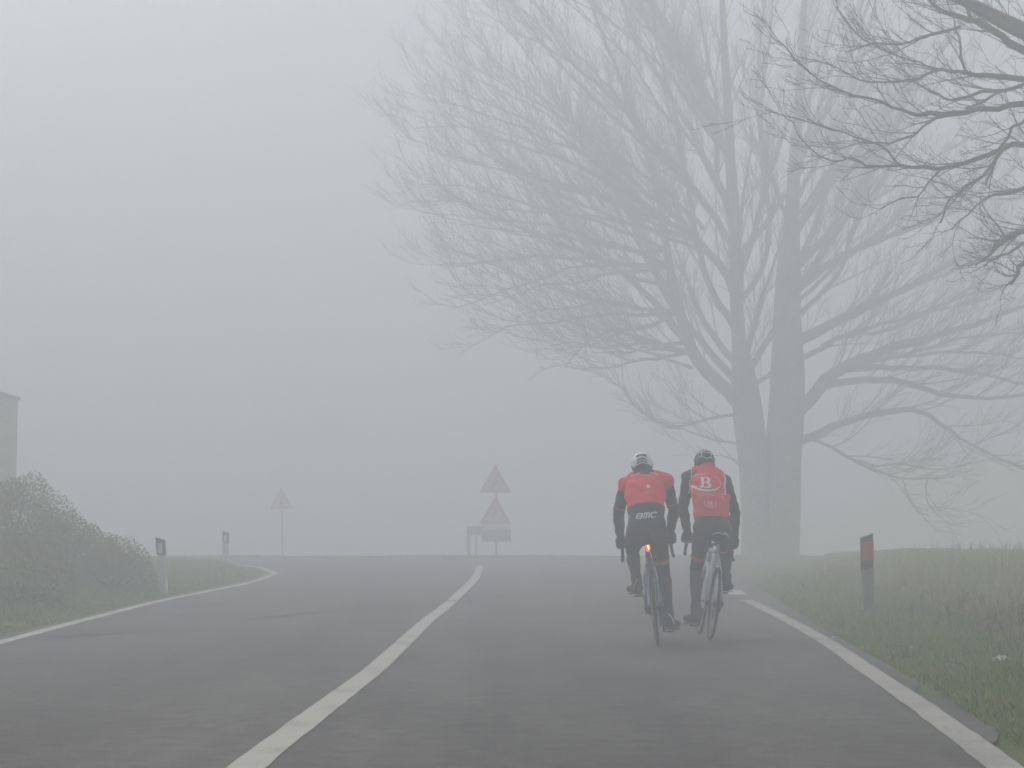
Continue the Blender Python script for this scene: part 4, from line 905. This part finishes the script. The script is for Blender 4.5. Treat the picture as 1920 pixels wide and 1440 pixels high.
    n = len(me.vertices); P = np.empty(n * 3, np.float32); me.vertices.foreach_get('co', P); P = P.reshape(-1, 3).astype(float); Nn = np.empty(n * 3, np.float32); me.vertices.foreach_get('normal', Nn); Nn = Nn.reshape(-1, 3)
    idx, T, names = D.run(P); names = np.array(names); nm = names[idx]; tor = np.char.startswith(nm, 'torso')
    tpos = np.where(tor, np.array([int(q[5:]) if q.startswith('torso') else 0 for q in names])[idx] + T, -1)
    # small folds in the cloth
    fold = (np.sin(P[:, 2] * 60 + 3 * np.sin(P[:, 0] * 17)) * .003 + np.sin(P[:, 2] * 33 + P[:, 0] * 40 + P[:, 1] * 20) * .0032)
    fold = np.clip(fold, -.0035, .006)
    arm = (nm == 'uparm') | (nm == 'forearm'); leg = (nm == 'thigh') | (nm == 'calf')
    jm = spec['jersey'](P, nm, T, tpos, tor)
    shell(me, (tor & (tpos < 1.9)) | leg, .0045 + fold * .5, 'tights', M_dark2, root, Nn)
    slv = arm & ~((nm == 'forearm') & (T > .97)); shell(me, slv | (tor & (tpos > 1.55)) | (nm == 'neck'), .0075 + fold, 'long_sleeves', M_dark, root, Nn)
    shell(me, jm, .0125 + fold, spec['jname'], spec['jmat'], root, Nn)
    for nme_, fn, mt, of in spec['bands']:
        b_ = fn(P, nm, T, tpos, tor)
        for sd_ in ((-1, 1) if nme_ in ('armhole_piping', 'collar') else (0,)):
            c_ = b_ & (P[:, 0] * sd_ > sd_ * shx) if sd_ else b_
            if c_.any(): shell(me, c_, of + fold * .5, nme_, mt, root, Nn)
    for s_ in (-1, 1):
        hm = ((nm == 'hand') | ((nm == 'forearm') & (T > .90))) & (P[:, 0] * s_ > 0); shell(me, hm, .0060, 'glove', M_glove, root, Nn)
        fm = ((nm == 'foot') | ((nm == 'calf') & (T > .80))) & (P[:, 0] * s_ > 0); sh_ = shell(me, fm, .0135, 'shoe', M_shoe, root, Nn)
        hp, kn, ank, heel, df = info[('leg', s_)]; up3 = Vector((0, 0, 1)); sd = df.cross(up3).normalized()
        m2 = MB(); m2.tube([heel + df * t - up3 * .036 for t in (-.012, .05, .13, .20, .26)], [.030, .042, .042, .050, .026], 12, ell=[.008] * 5, up=(0, 0, 1)); m2.build('sole', M_carbon, sh_)
        if spec.get('shoe_trim'):
            m2 = MB(); c_ = heel - df * .026; m2.tube([c_ + sd * s_ * .058 - up3 * .01 + df * .03, c_ + sd * s_ * .050 + up3 * .03 + df * .02, c_ + sd * s_ * .038 + up3 * .065 + df * .01, c_ + sd * s_ * .018 + up3 * .088], .0055, 6); m2.build('shoe_trim', M_grey if s_ < 0 else M_white, sh_)
    # hair over the back of the head
    hd = ((nm == 'head') & (P[:, 1] < hc.y + .045) & (P[:, 2] > hc.z - .075) | (nm == 'head') & (P[:, 2] > hc.z + .05)) | ((nm == 'neck') & (T > .55) & (P[:, 1] < hc.y + .02))
    shell(me, hd, .006, 'hair', M_hair, root, Nn)
    for s_ in (-1, 1):
        m2 = MB(); m2.ell(hc + Vector((s_ * .031, .088, .006)), (.013, .010, .0085), 12, 8); e_ = m2.build('eye', M_eye, root)
        m2 = MB(); m2.ell(hc + Vector((s_ * .031, .0965, .006)), (.0055, .0025, .0055), 10, 6); m2.build('iris', M_hair, e_)
        m2 = MB(); m2.tube([hc + Vector((s_ * .015, .097, .024)), hc + Vector((s_ * .032, .096, .028)), hc + Vector((s_ * .048, .084, .022))], .004, 6); m2.build('eyebrow', M_hair, root)
    m2 = MB(); m2.tube([hc + Vector((-.024, .092, -.066)), hc + Vector((-.010, .101, -.063)), hc + Vector((0, .102, -.065)), hc + Vector((.010, .101, -.063)), hc + Vector((.024, .092, -.066))], [.002, .0045, .005, .0045, .002], 6); m2.build('mouth', M_lip, root)
    # helmet
    hel = MB(); nu, nv = 96, 44; hc2 = hc + Vector((0, -.012, .018)); a_, b_, c_ = .101, .138, .117; vs = []; keep = []; mi = []
    def rimv(th):   # lowest polar angle (0 = top) per azimuth; th=0 back (-y)
        return spec['rim'](th)
    grid = {}
    for i in range(nv + 1):
        for j in range(nu):
            th = 2 * math.pi * j / nu; ph = rimv(th) * i / nv; back = math.cos(th)
            grid[i, j] = (th, ph)
    def fdark(i, j):
        th, ph = grid[i, j]; return spec['vent'](th, ph, i / nv)
    V_ = {}; lst = []
    for i in range(nv + 1):
        for j in range(nu):
            th, ph = grid[i, j]; dk = fdark(i, j); q = (1 - .13 * (1 if dk else 0)); x = a_ * math.sin(ph) * math.sin(th); yv = -b_ * math.sin(ph) * math.cos(th); z = c_ * math.cos(ph)
            if z < 0: z *= .85
            V_[i, j] = len(lst); lst.append(hc2 + Vector((x * q, yv * q, z * q)))
    fs = []; mm = []
    for i in range(nv):
        for j in range(nu):
            j2 = (j + 1) % nu; fs.append((V_[i, j], V_[i + 1, j], V_[i + 1, j2], V_[i, j2])); n_ = sum(fdark(*q) for q in ((i, j), (i + 1, j), (i + 1, j2), (i, j2))); mm.append(1 if n_ >= 2 else (2 if spec['low'](grid[i, j][0], i / nv) else 0))
    # inner lining closes the rim
    o_ = len(lst)
    for j in range(nu): th, ph = grid[nv, j]; v = lst[V_[nv, j]]; lst.append(hc2 + (v - hc2) * .86 + Vector((0, 0, .004)))
    for j in range(nu): j2 = (j + 1) % nu; fs.append((V_[nv, j], o_ + j, o_ + j2, V_[nv, j2])); mm.append(1)
    hel.v = [tuple(v) for v in lst]; hel.f = fs; hel.m = mm; ho = hel.build('helmet', spec['hmats'], root)
    if spec.get('hlines'):
        m2 = MB()
        for ln in spec['hlines']:
            pts = []
            for (th, ph) in ln:
                th, ph = R(th), R(ph); pts.append(hc2 + Vector((a_ * math.sin(ph) * math.sin(th), -b_ * math.sin(ph) * math.cos(th), c_ * math.cos(ph) * (1 if ph < math.pi / 2 else .85))) * 1.012)
            m2.tube([tuple(q) for q in smooth_path([tuple(q) for q in pts], .01)], .0034, 6)
        m2.build('helmet_stripe', M_white if spec['hlight'] else M_grey, ho)
    bvh = BVHTree.FromPolygons([tuple(v.co) for v in me.vertices], [tuple(p.vertices) for p in me.polygons])
    for nme_, polys, mt, ref in spec['prints']: decal(nme_, polys, mt, root, bvh, .0200)
    return root

# rider 1 (left): red jersey with black lower back, white helmet
def j1(P, nm, T, tp, tor):
    up = tor & (tp > 2.55 - .10 * np.cos(P[:, 0] * 9)); up |= (nm == 'uparm') & (T < .10 + .12 * np.clip((P[:, 2] - 1.36) * 10, -1, 1)) & (P[:, 2] > 1.34); up &= ~((nm == 'uparm') & (T > .45)); return (up | (nm == 'neck')) & ((P[:, 2] < 1.507) | (np.abs(P[:, 0] - .04) > .085))
def bandarm(t0, t1, side=None):
    def f(P, nm, T, tp, tor):
        m_ = (nm == 'uparm') & (T > t0) & (T < t1)
        if side: m_ &= P[:, 0] * side > 0
        return m_
    return f
def bandleg(seg, t0, t1, side=None):
    def f(P, nm, T, tp, tor):
        m_ = (nm == seg) & (T > t0) & (T < t1)
        if side: m_ &= P[:, 0] * side > 0
        return m_
    return f
def bmc(cx, cz, h):
    t = h * .20; sk = .28; s_ = []
    def P_(x, z): return (cx + x + (z) * sk, cz + z)
    q = h / 2 - t / 2
    # B
    x0 = -.083; s_ += [([P_(x0 + .002, q), P_(x0 - .002, -q)], t), ([P_(x0 + .004, q), P_(x0 + .040, q)], t), ([P_(x0 - .002, 0), P_(x0 + .040, 0)], t * .85), ([P_(x0 - .004, -q), P_(x0 + .038, -q)], t), ([P_(x0 + .040, q), P_(x0 + .044, q * .5), P_(x0 + .038, 0)], t), ([P_(x0 + .040, 0), P_(x0 + .044, -q * .5), P_(x0 + .038, -q)], t)]
    # M
    x0 = -.026; s_ += [([P_(x0, q), P_(x0 + .046, q)], t), ([P_(x0 + .004, q), P_(x0 + .004, -h / 2)], t * 1.05), ([P_(x0 + .025, q), P_(x0 + .025, -h / 2)], t * 1.05), ([P_(x0 + .046, q), P_(x0 + .046, -h / 2)], t * 1.05)]
    # C
    x0 = .036; s_ += [([P_(x0 + .006, q), P_(x0 + .046, q)], t), ([P_(x0 + .006, -q), P_(x0 + .044, -q)], t), ([P_(x0 + .006, q), P_(x0, q * .4), P_(x0, -q * .4), P_(x0 + .006, -q)], t * 1.05)]
    return s_
def marks(x0, x1, cz, h, seed, slope=0):
    rr_ = random.Random(seed); x = x0; out = []
    while x < x1:
        hh = h * rr_.choice([.55, .6, .65, 1.0]); z = cz + slope * (x - x0); b = z - h * .4; out.append(([(x, b), (x, b + hh)], h * .2))
        if rr_.random() < .6: out.append(([(x, b + hh - h * .1), (x + h * .36, b + hh - h * .1)], h * .18))
        if rr_.random() < .5: out.append(([(x, b + h * .08), (x + h * .36, b + h * .08)], h * .18))
        x += h * .62
    return out
def vent1(th, ph, f):
    t = math.degrees(th); t = t - 360 if t > 180 else t; p = math.degrees(ph); at_ = abs(t)
    x = math.sin(ph) * math.sin(th)
    if math.cos(th) > 0 and abs(x) < .46:
        pp = p - 22 * abs(x)
        if 32 < pp < 45 or 56 < pp < 64 or 71 < pp < 76: return True
    if math.cos(th) <= 0 and abs((abs(x) * 10) % 3 - 1.5) < .45 and 25 < p < 68: return True
    return False
def rim1(th):
    c = math.cos(th); t = math.degrees(th); t = t - 360 if t > 180 else t
    return R(84 + 22 * min(1, (abs(t) / 62) ** 1.2)) if abs(t) < 62 else R(106 - 14 * (abs(t) - 62) / 118)
M_helw = mat('helmet_white', (.70, .70, .69), .35, spec=.5); M_helb = mat('helmet_black', (.03, .03, .03), .35, spec=.5); M_vent = mat('helmet_vent', (.03, .03, .028), .8)
def band_tor(t0, t1):
    return lambda P, nm, T, tp, tor: tor & (tp > t0) & (tp < t1) & (P[:, 1] < .62)
spec1 = dict(label='cyclist on the left in a red and black jersey with a white helmet', spine=[(.20, .90), (.19, 1.0), (.235, 1.12), (.33, 1.25), (.43, 1.36), (.51, 1.45), (.57, 1.515)],
    rx=[.11, .165, .150, .158, .178, .150, .072], ry=[.09, .125, .112, .112, .112, .090, .062], hipx=0.0, shx=.045, shw=.178, shy=.515, shz=1.43, head=(.030, .655, 1.588), down=1, ankx=.125, thigh=.42, shin=.41, splay=19, kneeout=.10,
    jersey=j1, jname='jersey', jmat=M_red, shoe_trim=True,
    bands=[('lower_jersey', lambda P, nm, T, tp, tor: tor & (tp > 1.15) & (tp <= 2.62 - .10 * np.cos(P[:, 0] * 9)), M_dark, .0105), ('red_cuff', bandarm(.70, .76, -1), M_orange, .0105), ('white_cuff', bandarm(.70, .76, 1), M_grey, .0105),
           ('knee_band', bandleg('thigh', .62, .72, 1), M_orange, .0075), ('collar', lambda P, nm, T, tp, tor: ((nm == 'neck') | (tor & (tp > 5.2))) & (P[:, 2] > 1.518) & (P[:, 2] < 1.548), M_red, .015)],
    rim=rim1, vent=vent1, low=lambda th, f: f > .88 and math.cos(th) < .45, hmats=[M_helw, M_vent, M_helb], hlines=None, hlight=True,
    prints=[('back_logo', bmc(.018, 1.135, .050), M_white, 0), ('small_logo', [([(.045, 1.392), (.075, 1.392)], .024), ([(.049, 1.392), (.071, 1.392)], .03)], M_white, 0), ('small_text', marks(.022, .098, 1.338, .014, 3), M_faded, 0),
            ('piping', [([(-.085, 1.500), (-.04, 1.512), (0, 1.517)], .006)], M_white, 0), ('piping', [([(.09, 1.517), (.13, 1.508), (.16, 1.49)], .006)], M_white, 0), ('reflective_tab', [([(-.125, 1.165), (-.123, 1.13)], .012)], M_grey, 0)])
ring_w = [.004 + .013 * max(0, math.sin(math.pi * (i / 36))) for i in range(37)]
def j2(P, nm, T, tp, tor):
    return (tor & (tp > 1.75) & (tp < 7) | (nm == 'neck') & (P[:, 2] < 1.598) | (nm == "uparm") & (P[:, 2] > 1.53)) & (np.abs(P[:, 0] + .145) < np.where(P[:, 2] > 1.36, .150, .3))
def armhole(P, nm, T, tp, tor): q = np.abs(P[:, 0] + .145); return (tor | (nm == 'uparm')) & (q > .146) & (q < .162) & (P[:, 2] > 1.34)
def vent2(th, ph, f):
    p = math.degrees(ph); x = math.sin(ph) * math.sin(th)
    return (abs((abs(x) * 10 + .6) % 2.6 - 1.3) < .38 and 22 < p < 80 and not (42 < p < 50))
logo_ring = arc(-.172, 1.442, .138, .078, 60, -270, 60)
lw = [.004 + .0155 * (.5 + .5 * math.cos(R(60 - 330 * i / 60 + 125))) ** 1.3 for i in range(61)]
ring_s = arc(-.12, 1.245, .053, .036, 150, 400, 30)
spec2 = dict(label='cyclist on the right in a red vest with a white B and black helmet', spine=[(.23, .92), (.235, 1.02), (.255, 1.14), (.325, 1.28), (.42, 1.41), (.50, 1.51), (.56, 1.585)],
    rx=[.11, .168, .152, .165, .178, .150, .074], ry=[.09, .125, .115, .115, .112, .090, .062], hipx=-.06, shx=-.145, shw=.172, shy=.515, shz=1.475, head=(-.175, .635, 1.638), down=-1, ankx=.125, thigh=.43, shin=.42, splay=17, slack=1.012,
    jersey=j2, jname='vest', jmat=M_red2, shoe_trim=False,
    bands=[('armhole_piping', armhole, M_white, .0145), ('knee_band', bandleg('thigh', .63, .73, -1), M_orange, .0075), ('knee_band', bandleg('thigh', .63, .73, 1), M_orange, .0075),
           ('neck_warmer', lambda P, nm, T, tp, tor: (nm == 'neck') & (P[:, 2] > 1.598), M_dark, .009), ('pocket_band', lambda P, nm, T, tp, tor: tor & (tp > 1.48) & (tp < 1.68) & (P[:, 1] < .25) & (np.abs(P[:, 0] + .04) < .09), M_grey2, .0085)] if False else [],
    rim=lambda th: R(100 - 4 * abs(math.cos(th))), vent=vent2, low=lambda th, f: False, hmats=[M_helb, M_vent, M_helb], hlines=[[(-52, 52), (-30, 40), (0, 47), (30, 40), (52, 52)], [(-40, 46), (-30, 66), (-58, 84)], [(40, 46), (30, 66), (58, 84)], [(-28, 68), (0, 76), (28, 68)], [(-18, 30), (0, 25), (18, 30)]], hlight=True,
    prints=[('vest_logo', [(logo_ring, lw)] + glyph_B(-.168, 1.440, .100, .023), M_white, 0), ('vest_text', marks(-.225, -.04, 1.325, .028, 9, .08) + [([(-.022, 1.358), (-.016, 1.328), (.002, 1.298)], .007)], M_faded, 0),
            ('small_vest_logo', [(ring_s, .007)] + glyph_B(-.12, 1.245, .044, .013), M_faded, 0)])
M_grey2 = mat('pocket_sheen', (.07, .07, .072), .5)  # lighter grey of the pocket band, with the pockets' sheen painted into the colour
spec2['bands'] = [('armhole_piping', armhole, M_white, .0145), ('knee_band', bandleg('thigh', .63, .73, -1), M_orange, .0075), ('knee_band', bandleg('thigh', .63, .73, 1), M_orange, .0075),
    ('neck_warmer', lambda P, nm, T, tp, tor: (nm == 'neck') & (P[:, 2] > 1.598), M_dark, .009), ('pocket_band', lambda P, nm, T, tp, tor: tor & (tp > 1.42) & (tp < 1.62) & (P[:, 1] < .25) & (np.abs(P[:, 0] + .03) < .085), M_grey2, .0085)]

M_blue = mat('frame_blue', (.10, .24, .42), .35, c2=(.06, .15, .30), scale=5, spec=.5); M_fdark = mat('frame_dark', (.05, .06, .08), .4, spec=.5); M_fwhite = mat('frame_white', (.50, .50, .51), .35, spec=.5)
M_sad = mat('saddle_black', (.025, .025, .025), .6)
L1, W1 = R(-5.5), R(-3.5); L2, W2 = R(7), R(0)
p1 = (1.270, 15.88, float(prof(15.88)) + .002); p2 = (1.82, 16.8, float(prof(16.8)) + .002)
bicycle(p1, L1, W1, M_fdark, M_blue, (M_sad, M_sad), mat('bar_tape_black', (.03, .03, .03), .8), M_fdark, 'blue road bicycle with a glowing red rear light, ridden on the left', 1, True, mat('lever_grey', (.12, .12, .12), .4), .045)
bicycle(p2, L2, W2, M_fwhite, M_fwhite, (M_sad, M_fwhite), mat('bar_tape_dark', (.03, .03, .03), .7), M_fwhite, 'white road bicycle with white saddle rim and orange brake levers, ridden on the right', -1, False, M_orange, .022)
person(p1, L1, W1, spec1)
person(p2, L2, W2, spec2)

# ------------------------------------------------------------------ fog
mb = MB(); mb.box((0, 59, 9.75), (238, 340, 25.5)); hz = mb.build('haze', bpy.data.materials.new('haze'), smooth=False); tag(hz, kind='stuff')
m = hz.data.materials[0]; m.use_nodes = True; n = m.node_tree; n.nodes.clear(); out = n.nodes.new('ShaderNodeOutputMaterial'); pv = n.nodes.new('ShaderNodeVolumePrincipled')
pv.inputs['Color'].default_value = (.958, .981, 1, 1); pv.inputs['Density'].default_value = FOG; pv.inputs['Anisotropy'].default_value = .10
n.links.new(pv.outputs[0], out.inputs['Volume'])
